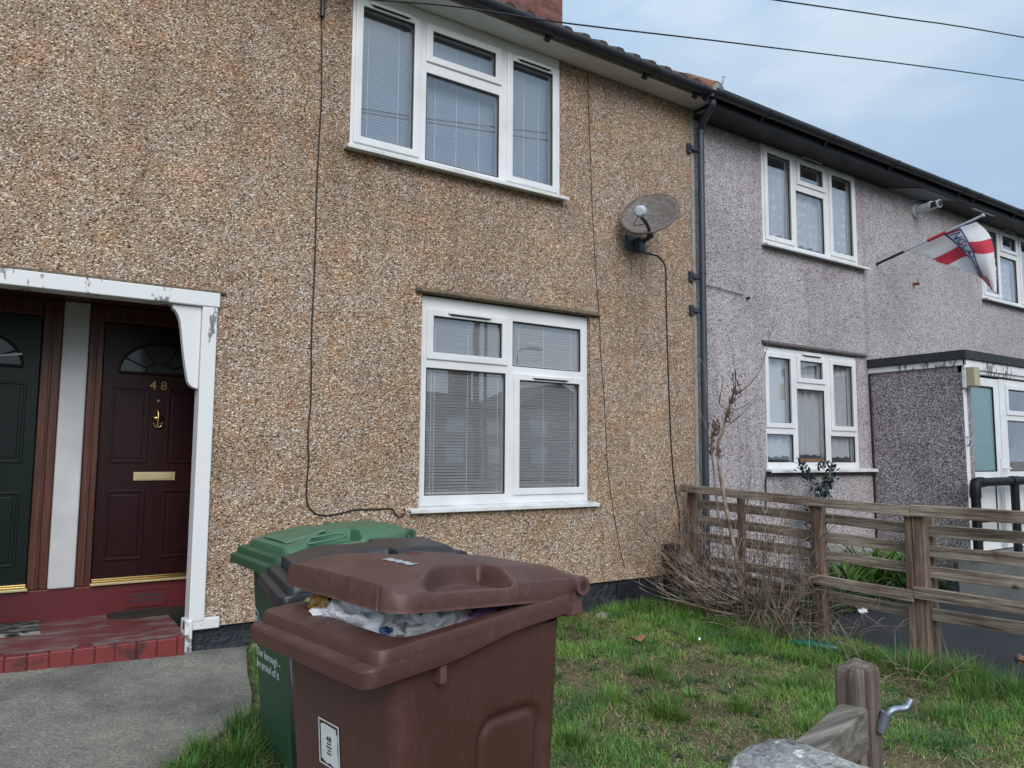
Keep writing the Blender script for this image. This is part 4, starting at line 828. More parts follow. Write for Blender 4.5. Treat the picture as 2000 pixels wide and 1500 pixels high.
    b.box(-.19, .20, -.20, .20, .0, .06); b.build('wheels', ['rubber'], t, .004, local=True)
    return t, bo, o, hing
brown, bb_, bl_, bh_ = wheelie('brown wheelie bin with its lid propped open by rubbish, nearest the camera', .93, 1.77, math.radians(7.5), 'bin_brown', 'bin_brown', 8.6, dh=.02)
black, kb_, kl_, kh_ = wheelie('black wheelie bin squeezed between the brown and the green one', 1.18, 2.77, math.radians(-9), 'bin_black', 'bin_black', 1.0, sink=.025, dh=-.03)
green, gb_, gl_, gh_ = wheelie('green wheelie bin with a paler lid, farthest of the row and nearest the wall', 1.27, 3.42, math.radians(2), 'bin_green', 'lid_green', 0, flap=True, sink=.03, dh=-.032)
def face_x(z): q = z / .95; return lerp(-.195, -.262, q)
def on_front(tvs, y0, z0, off=.0015):     # text plane x->-y (reads left to right from the front), y->z
    return [(face_x(z0 + y) - off - z, y0 - x, z0 + y) for x, y, z in tvs]
def decal(parent, name, mat, tvs, tfs, y0, z0, off=.0015):
    b = MB(); b.add(on_front(tvs, y0, z0, off), tfs); return b.build(name, [mat], parent, local=True)
def ring_geo(r0, r1, n=40, a0=0, a1=2 * PI, sx=1):
    vs = []; fs = []
    for i in range(n + 1):
        a = lerp(a0, a1, i / n); vs += [(r0 * math.cos(a) * sx, r0 * math.sin(a), 0), (r1 * math.cos(a) * sx, r1 * math.sin(a), 0)]
    for i in range(n): fs.append((2 * i, 2 * i + 1, 2 * i + 3, 2 * i + 2))
    return vs, fs
def logo(parent, y0, z0, r):
    b = MB()
    for vs, fs in (ring_geo(r * .90, r), ring_geo(r * .70, r * .78, 30, .6, 4.2)): b.add(on_front(vs, y0, z0), fs)
    vs, fs = text_geo('BD', r * .8, .0005); b.add(on_front([(x, y - r * .28, z) for x, y, z in vs], y0, z0), fs)
    return b.build('printed_logo', ['decal'], parent, local=True)
tv, tf = text_geo('Our borough -\nbe proud of it', .052, .0005, 'LEFT'); decal(gb_, 'printed_slogan', 'decal', tv, tf, .20, .445)
logo(gb_, .19, .605, .045); logo(kb_, .05, .57, .06); logo(bb_, .03, .585, .055)
for k in range(2):
    b = MB(); b.add(on_front([(0, 0, 0), (.06, 0, 0), (.06, .012, 0), (0, .012, 0)], -.10, .52 - .06 * k), [(0, 1, 2, 3)]); b.build('printed_mark', ['decal'], kb_, local=True)
def lab_front(P, y0, z0, off=.0015): return on_front([(x, y * .68, z) for x, y, z in P], y0, z0, off)
# house-number label on the brown bin
b = MB(); vs = []; Lw, Lh = .100, .155
for x0, x1, y0, y1 in ((0, Lw, 0, .006), (0, Lw, Lh - .006, Lh), (0, .006, .006, Lh - .006), (Lw - .006, Lw, .006, Lh - .006)): b.add(lab_front([(x0, y0, 0), (x1, y0, 0), (x1, y1, 0), (x0, y1, 0)], .083, .648), [(0, 1, 2, 3)])
b.build('label_border', ['decal'], bb_, local=True)
b = MB(); P = [(.012, .020), (.040, .010), (.052, .016), (.075, .008), (.094, .012), (.090, .07), (.093, .12), (.086, .128), (.086, .140), (.03, .142), (.012, .136)]; b.add(lab_front([(x, y, 0) for x, y in P], .083, .648), [tuple(range(len(P)))]); b.build('paper_label', ['sticker'], bb_, local=True)
b = MB()
vs, fs = text_geo('48', .026, .0003); b.add(lab_front([(x + .052, y + .088, z) for x, y, z in vs], .083, .648, .003), fs)
for k, w in enumerate((.020, .014, .026, .018)): b.add(lab_front([(.052 - w / 2, .045 + .011 * k, 0), (.052 + w / 2, .045 + .011 * k, 0), (.052 + w / 2, .050 + .011 * k, 0), (.052 - w / 2, .050 + .011 * k, 0)], .083, .648, .003), [(0, 1, 2, 3)])
b.build('label_print', ['decal_dark'], bb_, local=True)
# scuffed white writing on the lid
b = MB(); rr = random.Random(2)
for k in range(16):
    y = .0 - .0075 * k; x = -.125 + .003 * math.sin(k * 1.3)
    def lz(x, y):
        u = (x + .268) / .556; return lid_h(u, abs(y), .262) + .006 * (1 - (y / .262) ** 2) * (1 - u) + .002
    h = .007 + .006 * rr.random()
    q = [(x - h, y, 0), (x - h, y - .005, 0), (x + h, y - .005, 0), (x + h, y, 0)]; b.add([bh_((p[0], p[1], lz(p[0], p[1]))) for p in q], [(0, 1, 2, 3)])
b.build('worn_writing', ['decal'], bl_, local=True)
# rubbish
def crumple(name, c, size, seed, mat, label, cat, amp=.35, rz=0, f=2.0, sub=5):
    import bmesh
    bm = bmesh.new(); bmesh.ops.create_icosphere(bm, subdivisions=sub, radius=1)
    rot = Matrix.Rotation(rz, 3, 'Z')
    for v in bm.verts:
        p = v.co.copy(); n1 = mnoise.noise(p * f + Vector((seed, 0, 0))); n2 = abs(mnoise.noise(p * f * 2.1 + Vector((0, seed, 0)))); n3 = abs(mnoise.noise(p * f * 4.3 + Vector((0, 0, seed))))
        s = 1 + amp * n1 - amp * .9 * n2 + amp * .4 * n3; q = Vector((p.x * size[0], p.y * size[1], p.z * size[2])) * s; v.co = rot @ q + Vector(c)
    for f_ in bm.faces: f_.smooth = True
    me = bpy.data.meshes.new(name); bm.to_mesh(me); bm.free(); me.materials.append(M[mat]); o = bpy.data.objects.new(name, me); COL.objects.link(o); return tag(o, label, cat)
crumple('rubbish_bag', (.765, 1.78, .978), (.085, .14, .080), 3, 'bag_white', 'crumpled white bag bulging out under the propped brown lid', 'rubbish bag', .55, .3, 2.6)
crumple('rubbish_bag', (.93, 1.70, .972), (.125, .085, .070), 9, 'bag_white', 'flat white bag behind the crumpled one in the brown bin', 'rubbish bag', .55, .2, 2.6)
crumple('film_wrapper', (1.10, 1.72, .955), (.08, .07, .06), 14, 'clear_bag', 'clear film wrapper beside the lilac tub in the brown bin', 'wrapper', .6, .1)
crumple('food_packet', (.725, 1.93, .985), (.035, .075, .055), 21, 'packet', 'yellow-brown food packet at the left corner of the brown bin', 'packet', .5, .2)
crumple('foil_wrapper', (.755, 2.00, 1.00), (.045, .055, .035), 27, 'foil', 'torn foil wrapper sticking up beside the yellow-brown packet', 'wrapper', .8, .2)
crumple('blue_wrapper', (.745, 1.665, .985), (.045, .030, .018), 33, 'blue_bag', 'blue printed wrapper below the white bags in the brown bin', 'wrapper', .5)
b = MB(); b.tube([(.985, 1.645, .985), (1.06, 1.685, .998)], [.026, .030], 14); tag(b.build('plastic_tub', ['lilac'], None, .004), 'lilac plastic tub lying under the brown lid', 'tub')
b = MB(); b.tube([(1.068, 1.690, 1.002), (1.09, 1.702, 1.005)], .020, 12); tag(b.build('bottle_cap', ['pink']), 'pink cap beside the lilac tub in the brown bin', 'cap')
crumple('rubbish_heap', (.96, 1.79, .80), (.19, .19, .13), 40, 'clear_bag', 'dark mass of rubbish filling the brown bin below the white bags', 'rubbish', .3)

# ------------------------------------------------------------------ fence between the gardens
fe = thing('rail_fence', 'weathered brown wooden rail fence between the lawn and the neighbouring drive', 'fence', (5.47, 3.0, 0))
fx = 5.47; rnd = random.Random(5)
def rail(y0, z0, y1, z1, x, w=.034, h=.072, mat='rail_wood'):
    n = 14; b = MB(); rings = []
    for i in range(n + 1):
        t = i / n; y = lerp(y0, y1, t); z = lerp(z0, z1, t) + .004 * mnoise.noise(Vector((y * 2, z0 * 9, 0))); dx = .006 * mnoise.noise(Vector((y * 1.5, z0 * 7, 3))); hh = h / 2 * (1 + .10 * mnoise.noise(Vector((y * 3, z0 * 5, 8))))
        rings.append([(x + dx - w / 2, y, z - hh), (x + dx - w / 2, y, z + hh), (x + dx + w / 2, y, z + hh), (x + dx + w / 2, y, z - hh)])
    b.loft(rings, 0, True, True, False); recalc(b.build('rail', [mat], fe, .005))
zl = [1.030, .903, .762, .620, .440, .312]; zr = [1.036, .898, .755, .610, .468, .322]
for i, (a, c) in enumerate(zip(zl, zr)):
    x = fx - .062 if i in (0, 4) else fx + .035
    rail(5.15, a + .085 - .01 * i, 2.962, a, x, .036, .078 if i else .072); rail(2.955, c, .7, c + .01, x + .004, .036, .081)
def fpost(y, top, w, d, base=-.35, xo=0):
    b = MB(); b.box(fx - d / 2 + xo, fx + d / 2 + xo, y - w / 2, y + w / 2, base, top); b.build('post', ['post_wood'], fe, .007)
fpost(5.06, 1.08, .10, .08); fpost(4.50, 1.06, .06, .05); fpost(3.74, 1.055, .095, .08); fpost(2.995, .998, .052, .085, xo=-.004); fpost(2.925, 1.0, .085, .085); fpost(2.90, .99, .05, .05, xo=.09); fpost(1.6, 1.0, .095, .08)
# netting fixed to it
b = MB(); xN = fx - .085
for k in range(27):
    y = 3.76 + k * .05; b.tube([(xN + .012 * math.sin(k * 1.9), y, -.02), (xN + .012 * math.sin(k * 1.1), y + .012 * math.sin(k), .82)], .0016, 4, cap=False)
for k in range(17):
    z = .0 + k * .05; b.tube([(xN + .010 * math.sin(y * 9 + k), y, z + .006 * math.sin(y * 6 + k)) for y in [3.74 + .12 * i for i in range(12)]], .0016, 4, cap=False)
tag(b.build('wire_netting', ['wire_black']), 'black square wire netting fixed to the fence behind the bare shrub', 'netting')
b = MB(); b.box(5.18, 5.36, 5.08, 5.199, .36, .60); tag(b.build('meter_box', ['meter'], None, .006), 'dark brown box low on the tan wall beside the fence', 'box')

# ------------------------------------------------------------------ bare shrub
sh = thing('bare_shrub', 'leafless tangled shrub with arching canes in front of the fence', 'shrub', (5.2, 4.25, .05))
rnd = random.Random(11)
canes = MB(); twigs = canes
def cane(p, d, L, r, droop, wob, mb, depth=0, tw=.5):
    p = Vector(p); d = Vector(d).normalized(); n = max(5, int(L / .07)); st = L / n; pts = [p.copy()]
    for i in range(n):
        d = (d + Vector((rnd.gauss(0, wob), rnd.gauss(0, wob), rnd.gauss(0, wob) - droop)) ).normalized(); p = p + d * st
        if p.y > 5.165: p.y = 5.165
        if p.x > 5.365: p.x = 5.365 - rnd.random() * .01
        if p.z < .02: p.z = .02
        pts.append(p.copy())
        if depth < 2 and rnd.random() < tw and i > 1:
            s = Vector((rnd.gauss(0, 1), rnd.gauss(0, 1), rnd.gauss(.3, .8))).normalized()
            cane(p, d * .8 + s * .8, L * rnd.uniform(.18, .42), r * .5, droop * .5, wob * 1.2, twigs, depth + 1, tw * .6)
    mb.tube(pts, [lerp(r, r * .35, i / n) for i in range(n + 1)], 5, cap=False)
for k in range(34):   # canes arching towards the tan wall
    cane((5.15 + rnd.uniform(-.12, .12), 4.35 + rnd.uniform(-.2, .1), .06 + rnd.random() * .25), (rnd.uniform(-.5, .0), rnd.uniform(.7, 1.1), rnd.uniform(-.25, .35)), rnd.uniform(.6, 1.15), rnd.uniform(.0045, .009), rnd.uniform(-.13, -.03), .07, canes, 0, .4)
for k in range(70):   # upright stems
    cane((5.18 + rnd.uniform(-.16, .14), rnd.uniform(3.75, 4.75), .02), (rnd.uniform(-.3, .15), rnd.uniform(-.45, .45), 1), rnd.uniform(.5, 1.15), rnd.uniform(.003, .006), .012, .11, canes, 0, .5)
for k in range(24):   # stems leaning to the front of the fence and to the right
    cane((5.18 + rnd.uniform(-.1, .1), rnd.uniform(3.45, 4.2), .02), (rnd.uniform(-.5, .1), rnd.uniform(-.9, -.1), .8), rnd.uniform(.4, .9), rnd.uniform(.003, .005), .05, .13, canes, 0, .45)
canes.build('canes', ['twig'], sh)
bk = MB()    # the tall dead stems
def pth(pts, r): bk.tube(smooth_path([atX(a, c, 5.24) for a, c in pts], 4), [lerp(r, r * .4, i / (4 * (len(pts) - 1))) for i in range(4 * (len(pts) - 1) + 1)], 6)
pth([(1455, 1200), (1440, 1100), (1412, 960), (1402, 880), (1412, 840), (1422, 800), (1432, 770), (1437, 752)], .020)
pth([(1435, 1200), (1405, 1020), (1395, 930), (1390, 870), (1398, 835)], .014)
for tw_ in ([(1437, 755), (1433, 700), (1428, 672), (1422, 655)], [(1440, 768), (1470, 745), (1490, 708), (1505, 650), (1514, 620)], [(1420, 800), (1404, 785), (1412, 745), (1396, 715), (1392, 700)], [(1436, 800), (1460, 790), (1480, 770)], [(1423, 830), (1450, 808), (1476, 780)], [(1398, 835), (1386, 808), (1380, 770), (1378, 720), (1366, 700)], [(1405, 790), (1412, 745), (1420, 740)], [(1390, 870), (1372, 815), (1360, 800)]): pth(tw_, .0045)
bk.build('tall_stem', ['twig'], sh)
for (a, c, n, r) in ((1437, 755, 26, 12), (1432, 785, 30, 10), (1421, 815, 26, 10), (1398, 830, 26, 12), (1396, 850, 22, 9), (1443, 768, 14, 6), (1404, 885, 18, 8), (1388, 880, 14, 7)):
    fl_ = MB()
    for k in range(n):
        p = atX(a + rnd.gauss(0, r * .45), c + rnd.gauss(0, r * .8), 5.23 + rnd.uniform(-.03, .03)); q = p + Vector((rnd.gauss(0, .012), rnd.gauss(0, .012), rnd.uniform(.01, .05))); fl_.tube([p, q], [.006, .002], 5)
    fl_.build('dead_flowers', ['twig_red'], sh)

# ------------------------------------------------------------------ planting in the neighbour's bed
def blade(mb, p, d, L, w, droop, n=6):
    p = Vector(p); d = Vector(d).normalized(); side = d.cross(Vector((0, 0, 1)));
    side = side.normalized() if side.length > .01 else Vector((1, 0, 0)); vs = []
    for i in range(n + 1):
        t = i / n; ww = w * (1 - t ** 2.2) * (.6 + .8 * min(1, t * 3)); vs += [p - side * ww, p + side * ww]; d = (d + Vector((0, 0, -droop))).normalized(); p = p + d * (L / n)
    mb.add(vs, [(2 * i, 2 * i + 1, 2 * i + 3, 2 * i + 2) for i in range(n)], 0, True)
rnd = random.Random(4)
for k, (x, y, n, L) in enumerate(((7.35, 4.75, 70, .56), (7.90, 4.78, 100, .72), (8.38, 4.72, 90, .66), (8.05, 4.45, 70, .50))):
    b = MB(); z = drive_z(x, y) + .04
    for q in range(n):
        a = rnd.uniform(0, 2 * PI); blade(b, (x + rnd.gauss(0, .09), y + rnd.gauss(0, .08), z), (math.cos(a) * .55, math.sin(a) * .55, 1.1), L * rnd.uniform(.6, 1.1), .014, rnd.uniform(.10, .26))
    tag(b.build('strap_leaf_plant', ['strap']), ['small strap-leaved clump in the bed, left of the others', 'tallest strap-leaved clump in the bed under the grey house window', 'strap-leaved clump in the bed, right against the porch wall', 'low strap-leaved clump at the front edge of the bed'][k], 'plant', 'strap-leaved plants in the bed')
def conif(name, x, y, z, h, w, label, n=520, dens=.05):
    b = MB(); t = thing(name, label, 'shrub', (x, y, z))
    for q in range(n):
        v = rnd.random() ** .8; a = rnd.uniform(0, 2 * PI); r = w * (1 - v * .55) * math.sqrt(rnd.random()); p = Vector((x + r * math.cos(a), min(5.19, y + r * math.sin(a) * .5), z + h * v))
        d = Vector((math.cos(a), math.sin(a) * .5, rnd.uniform(.0, 1.0))); blade(b, p, d, dens * rnd.uniform(.7, 1.4), .008, .06, 3)
    b.build('foliage', ['conifer'], t); b = MB(); b.tube([(x, y, z - .05), (x + .02, y, z + h * .8)], [.014, .005], 6); b.build('stem', ['twig'], t)
conif('conifer', 7.22, 4.98, .02, .95, .24, 'dark blue-green conifer under the right-hand window of the grey house', 900)
for (px, py) in ((1588, 940), (1625, 935), (1566, 905)):
    pass
b = MB(); t2 = thing('climber', 'dark green climber tips poking above the fence in front of the window sill', 'climber', (7.2, 4.9, .3))
for pts in ([(1600, 1010), (1605, 975), (1618, 945), (1628, 915), (1604, 908)], [(1600, 1000), (1592, 962), (1575, 925), (1562, 903)], [(1604, 985), (1612, 960), (1618, 935)]):
    P = smooth_path([atY(a, c, 4.95) for a, c in pts], 5)
    for p in P:
        for k in range(9): blade(b, p + Vector((rnd.gauss(0, .03), rnd.gauss(0, .03), rnd.gauss(0, .03))), (rnd.gauss(0, 1), rnd.gauss(0, 1), rnd.gauss(.4, 1)), rnd.uniform(.04, .08), .012, .1, 3)
b.build('leaves', ['conifer'], t2)
b = MB(); b.tube(smooth_path([atY(a, c, 4.95) for a, c in ((1600, 1040), (1603, 985), (1618, 945), (1622, 915))], 4), .008, 6); b.tube(smooth_path([atY(a, c, 4.95) for a, c in ((1602, 1000), (1592, 962), (1575, 925))], 4), .006, 6); b.build('stem', ['twig'], t2)
b = MB()
for q in range(2600):
    x = rnd.uniform(5.9, 8.7); y = rnd.uniform(4.30, 5.15); zz = drive_z(x, y) + .03 + rnd.random() ** 2 * (.16 + .12 * mnoise.noise(Vector((x * 2, y * 2, 1)))); a = rnd.uniform(0, 2 * PI)
    blade(b, (x, y, zz), (math.cos(a), math.sin(a), rnd.uniform(-.1, .8)), rnd.uniform(.05, .12), rnd.uniform(.008, .018), .12, 3)
tag(b.build('ground_cover', ['strap_dark']), 'dark green ground cover filling the bed behind the fence', 'ground cover', None, 'stuff')
b = MB()
for q in range(50):
    a = rnd.uniform(0, 2 * PI); blade(b, (8.95 + rnd.gauss(0, .12), 3.20 + rnd.gauss(0, .05), drive_z(8.9, 3.2)), (math.cos(a), math.sin(a), .8), rnd.uniform(.15, .32), .022, .15, 4)
tag(b.build('leafy_plant', ['strap_dark']), 'dark leafy plant at the foot of the pale concrete platform', 'plant')
b = MB()
for (x, y) in ((6.6, 4.15), (7.0, 3.9), (6.35, 3.0)): pass
crumple('litter_scrap', (6.9, 4.28, drive_z(6.9, 4.28) + .02), (.09, .04, .025), 5, 'bag_white', 'white scrap of litter in the bed behind the fence', 'litter', .5, .3, sub=3)
crumple('litter_scrap', (7.9, 4.12, drive_z(7.9, 4.12) + .01), (.05, .03, .012), 6, 'bag_white', 'small white scrap on the asphalt beside the bed', 'litter', .5, .3, sub=3)
crumple('litter_scrap', (8.05, 3.30, drive_z(8.05, 3.3) + .01), (.07, .03, .012), 8, 'bag_white', 'white scrap on the asphalt at the far right', 'litter', .5, .3, sub=3)
crumple('dead_leaves', (6.55, 2.75, drive_z(6.5, 2.75) + .01), (.10, .06, .02), 12, 'leaf_brown', 'clump of dead leaves on the asphalt behind the fence', 'leaves', .9, .3, sub=3)

# ------------------------------------------------------------------ gate post, rail, hook and concrete pier in the foreground
gp = thing('gate_post', 'short weathered wooden gate post with a rail at the bottom right', 'gate post', (1.56, 1.0, -.1))
pc = Vector((1.560, .985, 0)); ang = math.radians(-6)
def rotbox(mb, cx, cy, hx_, hy_, z0, z1, a, mi=0):
    c, s = math.cos(a), math.sin(a); pts = [(cx + x * c - y * s, cy + x * s + y * c) for x, y in ((-hx_, -hy_), (hx_, -hy_), (hx_, hy_), (-hx_, hy_))]
    mb.add([(x, y, z) for z in (z0, z1) for x, y in pts], [(0, 3, 2, 1), (4, 5, 6, 7), (0, 1, 5, 4), (1, 2, 6, 5), (2, 3, 7, 6), (3, 0, 4, 7)], mi)
b = MB(); zt_ = .958; z5 = [-.15, .70, .935, .950, zt_]; rings = []
for z, k in zip(z5, (1, 1, 1, .96, .84)):
    rings.append([(pc.x + (x * math.cos(ang) - y * math.sin(ang)) * k, pc.y + (x * math.sin(ang) + y * math.cos(ang)) * k, z + (.004 * ((i * 7) % 3) if z > .9 else 0)) for i, (x, y) in enumerate(((-.0105, -.031), (.034, -.031), (.034, .031), (-.0105, .031)))])
b.loft(rings, 0, True, True, False); rings = []
for z, k in zip(z5, (1, 1, 1, .96, .84)):
    rings.append([(pc.x + (x * math.cos(ang) - y * math.sin(ang)) * k, pc.y + (x * math.sin(ang) + y * math.cos(ang)) * k, z - .004 + (.003 * ((i * 5) % 3) if z > .9 else 0)) for i, (x, y) in enumerate(((-.034, -.031), (-.0130, -.031), (-.0130, .031), (-.034, .031)))])
b.loft(rings, 0, True, True, False); b.box(pc.x - .02, pc.x + .01, pc.y - .02, pc.y + .02, 0, .93)
recalc(b.build('post', ['gate_wood'], gp, .003, 2))
b = MB(); rp = Vector((pc.x - .034, pc.y - .012, .842)); b.beam(rp, rp + Vector((-.52, -.160, -.0)), .056, .085); b.build('rail', ['rail_wood_x'], gp, .005, 2)
hk = pc + Vector((-.012, .004, 0)); b = MB(); b.tube(smooth_path([hk + Vector((.030, -.041, .845)), hk + Vector((.042, -.055, .868)), hk + Vector((.052, -.060, .874)), hk + Vector((.066, -.066, .875)), hk + Vector((.078, -.072, .877)), hk + Vector((.085, -.075, .886)), hk + Vector((.090, -.077, .893))], 5), .0068, 10)
b.tube([hk + Vector((.030, -.041, .828)), hk + Vector((.038, -.052, .868))], .011, 8); tag(b.build('gate_hook', ['galv']), 'bent galvanised steel hook on the side of the wooden gate post', 'hook')
cp = MB(); rings = []
cxy = Vector((1.075, .70)); n = 26
for k in range(-10, 13):
    t = k / 12; x = 1.16 + t * .0
yaw = math.radians(10)
def pier(u, v):
    return None
prof = [(-.082, .0), (-.082, .86), (-.080, .915), (-.070, .945), (-.050, .962), (-.02, .970), (.025, .971), (.050, .968), (.066, .960), (.074, .945), (.078, .91), (.080, .0)]
def dense(P, st):
    out = []
    for i in range(len(P) - 1):
        n_ = max(1, int(math.dist(P[i], P[i + 1]) / st)); out += [(lerp(P[i][0], P[i + 1][0], q / n_), lerp(P[i][1], P[i + 1][1], q / n_)) for q in range(n_)]
    return out + [P[-1]]
prof = dense([(-.082, .80), (-.082, .86)] + prof[2:-1] + [(.079, .80)], .005); prof = [(-.082, .0)] + prof + [(.080, .0)]
ps = []
for k in range(81):
    t = k / 80; e = math.sqrt(max(0, 1 - ((t - .9) / .1) ** 2)) if t > .9 else 1; ring_ = []
    for px_, pz_ in prof:
        q_ = Vector((px_ * 22, t * 9, pz_ * 22)); d_ = .0014 * mnoise.noise(q_) + .0016 * mnoise.noise(q_ * 2.7) - .005 * max(0, mnoise.noise(q_ * 4.3) - .30)
        ring_.append((.972 + px_ * (.80 + .20 * e) + d_ * (1 if px_ > 0 else -1) * .6, .40 + t * .398, (pz_ + .008 - .035 * (1 - e) + d_) if pz_ > .5 else pz_))
    ps.append(ring_)
cp.loft(ps, 0, True, True); o = recalc(cp.build('concrete_pier', ['stone_grey'])); tag(o, 'rounded grey concrete pier with lichen at the bottom edge beside the gate post', 'pier')

# ------------------------------------------------------------------ things on the ground
b = MB(); L = []
for k in range(11):
    a = 2 * PI * k / 11; r = .055 * (1 if k % 2 == 0 else .62); L.append((3.97 + r * math.cos(a) * 1.3, 4.24 + r * math.sin(a), lawn_z(3.97, 4.24) + .055 + .018 * math.cos(2 * a)))
b.add(L + [(3.97, 4.24, lawn_z(3.97, 4.24) + .045)], [(k, (k + 1) % 11, 11) for k in range(11)]); o = b.build('dry_leaf', ['leaf_brown']); tag(o, 'large dry brown leaf lying on the lawn', 'leaf'); o.modifiers.new('thick', 'SOLIDIFY').thickness = .002
crumple('paper_scrap', (4.42, 4.05, lawn_z(4.42, 4.05) + .05), (.014, .010, .012), 4, 'bag_white', 'tiny white scrap of paper on the lawn beyond the brown leaf', 'paper', .4, sub=2)
b = MB(); z = lawn_z(5.15, 3.5) + .06; b.tube([(5.02, 3.74, z + .01), (5.03, 3.70, z + .01), (5.06, 3.64, z + .008), (5.16, 3.44, z), (5.18, 3.41, z)], [.012, .014, .036, .036, .020], 12); tag(b.build('plastic_bottle', ['bottle_green']), 'green plastic bottle lying in the grass near the fence', 'bottle')
crumple('litter_wrapper', (5.36, 4.86, .10), (.035, .16, .045), 17, 'litter', 'blue and white wrapper caught behind the netting below the shrub', 'wrapper', .4, sub=4)
crumple('stone', (4.30, 5.02, .06), (.09, .06, .045), 19, 'cement', 'pale lump of stone in the grass against the black plinth', 'stone', .35, sub=3)
crumple('stone', (1.46, 5.10, .14), (.055, .05, .05), 23, 'cement', 'small pale stone at the corner of the path beside the green bin', 'stone', .3, sub=3)
# doormats
b = MB(); r = .09; pts = []
for cx_, cy_, a0 in ((1.12, 5.93, -PI / 2), (1.12, 6.00 - .02, 0), (.77, 5.98, PI / 2), (.77, 5.93, PI)):
    for k in range(7): a = a0 + PI / 2 * k / 6; pts.append((cx_ + r * math.cos(a), cy_ - .06 + r * math.sin(a) * .8))
for z in (.306, .318): pass
n = len(pts); b.add([(x, y, .300) for x, y in pts] + [(x, y, .318) for x, y in pts], [tuple(range(n, 2 * n))] + [(i, (i + 1) % n, n + (i + 1) % n, n + i) for i in range(n)]); tag(b.build('doormat', ['mat_brown']), 'dark brown doormat with rounded corners before the maroon door', 'doormat', 'doormats on the red step')
b = MB(); b.box(-.45, .29, 5.62, 5.985, .292, .314); tag(b.build('doormat', ['mat_grey'], None, .006), 'black and white patterned doormat before the green door', 'doormat', 'doormats on the red step')

# ------------------------------------------------------------------ grass
rng = np.random.default_rng(5)
def fbm(x, y, s, o): return np.array([mnoise.fractal(Vector((a * s + o, c * s, o)), 1.0, 2.0, 4) for a, c in zip(x, y)])
def grass_mesh(name, bx, by, L, W_, lean, az, tint, label, kind='stuff'):
    n = len(bx); bz = np.array([lawn_z(a, c) for a, c in zip(bx, by)]) - .004
    dx, dy = np.cos(az), np.sin(az); sx, sy = -dy, dx; T = [0, .35, .7, 1.0]; V = np.zeros((n, 7, 3)); C = np.zeros((n, 7, 4)); C[..., 3] = 1
    for i, t in enumerate(T):
        out = L * lean * (t ** 1.7); up_ = L * (t * (1 - .35 * lean * t)) * np.sqrt(np.clip(1 - .45 * lean ** 2, .05, 1)); w = W_ * (1 - t ** 1.5) if i < 3 else 0
        px_, py_, pz_ = bx + dx * out, by + dy * out, bz + up_
        if i < 3:
            V[:, 2 * i] = np.stack([px_ - sx * w, py_ - sy * w, pz_], 1); V[:, 2 * i + 1] = np.stack([px_ + sx * w, py_ + sy * w, pz_], 1); C[:, 2 * i, :3] = C[:, 2 * i + 1, :3] = tint
        else: V[:, 6] = np.stack([px_, py_, pz_], 1); C[:, 6, :3] = tint
    base = (np.arange(n) * 7)[:, None]
    q = np.concatenate([base + np.array([[0, 1, 3, 2]]), base + np.array([[2, 3, 5, 4]])], 0); tr = base + np.array([[4, 5, 6]])
    me = bpy.data.meshes.new(name); nv = n * 7; me.vertices.add(nv); me.vertices.foreach_set('co', V.reshape(-1))
    loops = np.concatenate([q.reshape(-1), tr.reshape(-1)]); me.loops.add(len(loops)); me.loops.foreach_set('vertex_index', loops)
    nf = len(q) + len(tr); me.polygons.add(nf); st = np.concatenate([np.arange(len(q)) * 4, len(q) * 4 + np.arange(len(tr)) * 3]); me.polygons.foreach_set('loop_start', st)
    me.update(calc_edges=True); me.validate(); ca = me.color_attributes.new('tint', 'FLOAT_COLOR', 'POINT'); ca.data.foreach_set('color', C.reshape(-1)); me.materials.append(M['grass'])
    o = bpy.data.objects.new(name, me); COL.objects.link(o); return tag(o, label, 'grass', None, kind)
def inlawn(x, y):
    ed = np.interp(y, [e[1] for e in edge[::-1]], [e[0] for e in edge[::-1]])
    return (x > ed + .03) & (x < 5.62) & (y < 5.19) & (y > .9)
N = 230000; bx = rng.uniform(.5, 5.62, N); by = rng.uniform(1.0, 5.19, N); ok = inlawn(bx, by); bx, by = bx[ok], by[ok]
ok = (by < 1.19 * bx / 0.95 + .35) | (by > 3.2); ok &= ~((bx < 1.6) & (by < 3.0)); bx, by = bx[ok], by[ok]
cov = fbm(bx, by, 1.1, 3.0) + .55 * fbm(bx, by, 3.4, 8.0); nearwall = np.clip((by - 4.3) / .8, 0, 1); nearf = np.clip((bx - 4.4) / .9, 0, 1)
cov2 = cov + .22 * nearwall + .28 * nearf
keep = rng.uniform(0, 1, len(bx)) < np.clip(.68 + 1.0 * cov2, .20, 1); bx, by, cov, cov2 = bx[keep], by[keep], cov[keep], cov2[keep]; nearwall = np.clip((by - 4.3) / .8, 0, 1); nearf = np.clip((bx - 4.5) / .8, 0, 1)
n = len(bx); hue = fbm(bx, by, 2.2, 20.0); straw = rng.uniform(0, 1, n) < np.clip(.34 - .55 * cov2, .10, .75)
A = np.array([.046, .118, .024]); B = np.array([.100, .172, .032]); D = np.array([.030, .075, .026]); Sx = np.array([.27, .21, .12])
k = np.clip(.38 + .9 * hue + rng.normal(0, .18, n), 0, 1)[:, None]; tint = A * (1 - k) + B * k; dk = np.clip(-.1 - hue * 1.3, 0, 1)[:, None]; tint = tint * (1 - dk) + D * dk
tint[straw] = Sx * rng.uniform(.6, 1.25, (straw.sum(), 1)); tint *= rng.uniform(1.05, 2.5, (n, 1))
L = rng.uniform(.022, .060, n) * (1 + .8 * np.clip(cov2, -.3, .8)) * (1 + .8 * nearwall + .9 * nearf); lean = np.clip(rng.normal(.75, .3, n), .1, 1.3); lean[straw] = rng.uniform(1.0, 1.4, straw.sum())
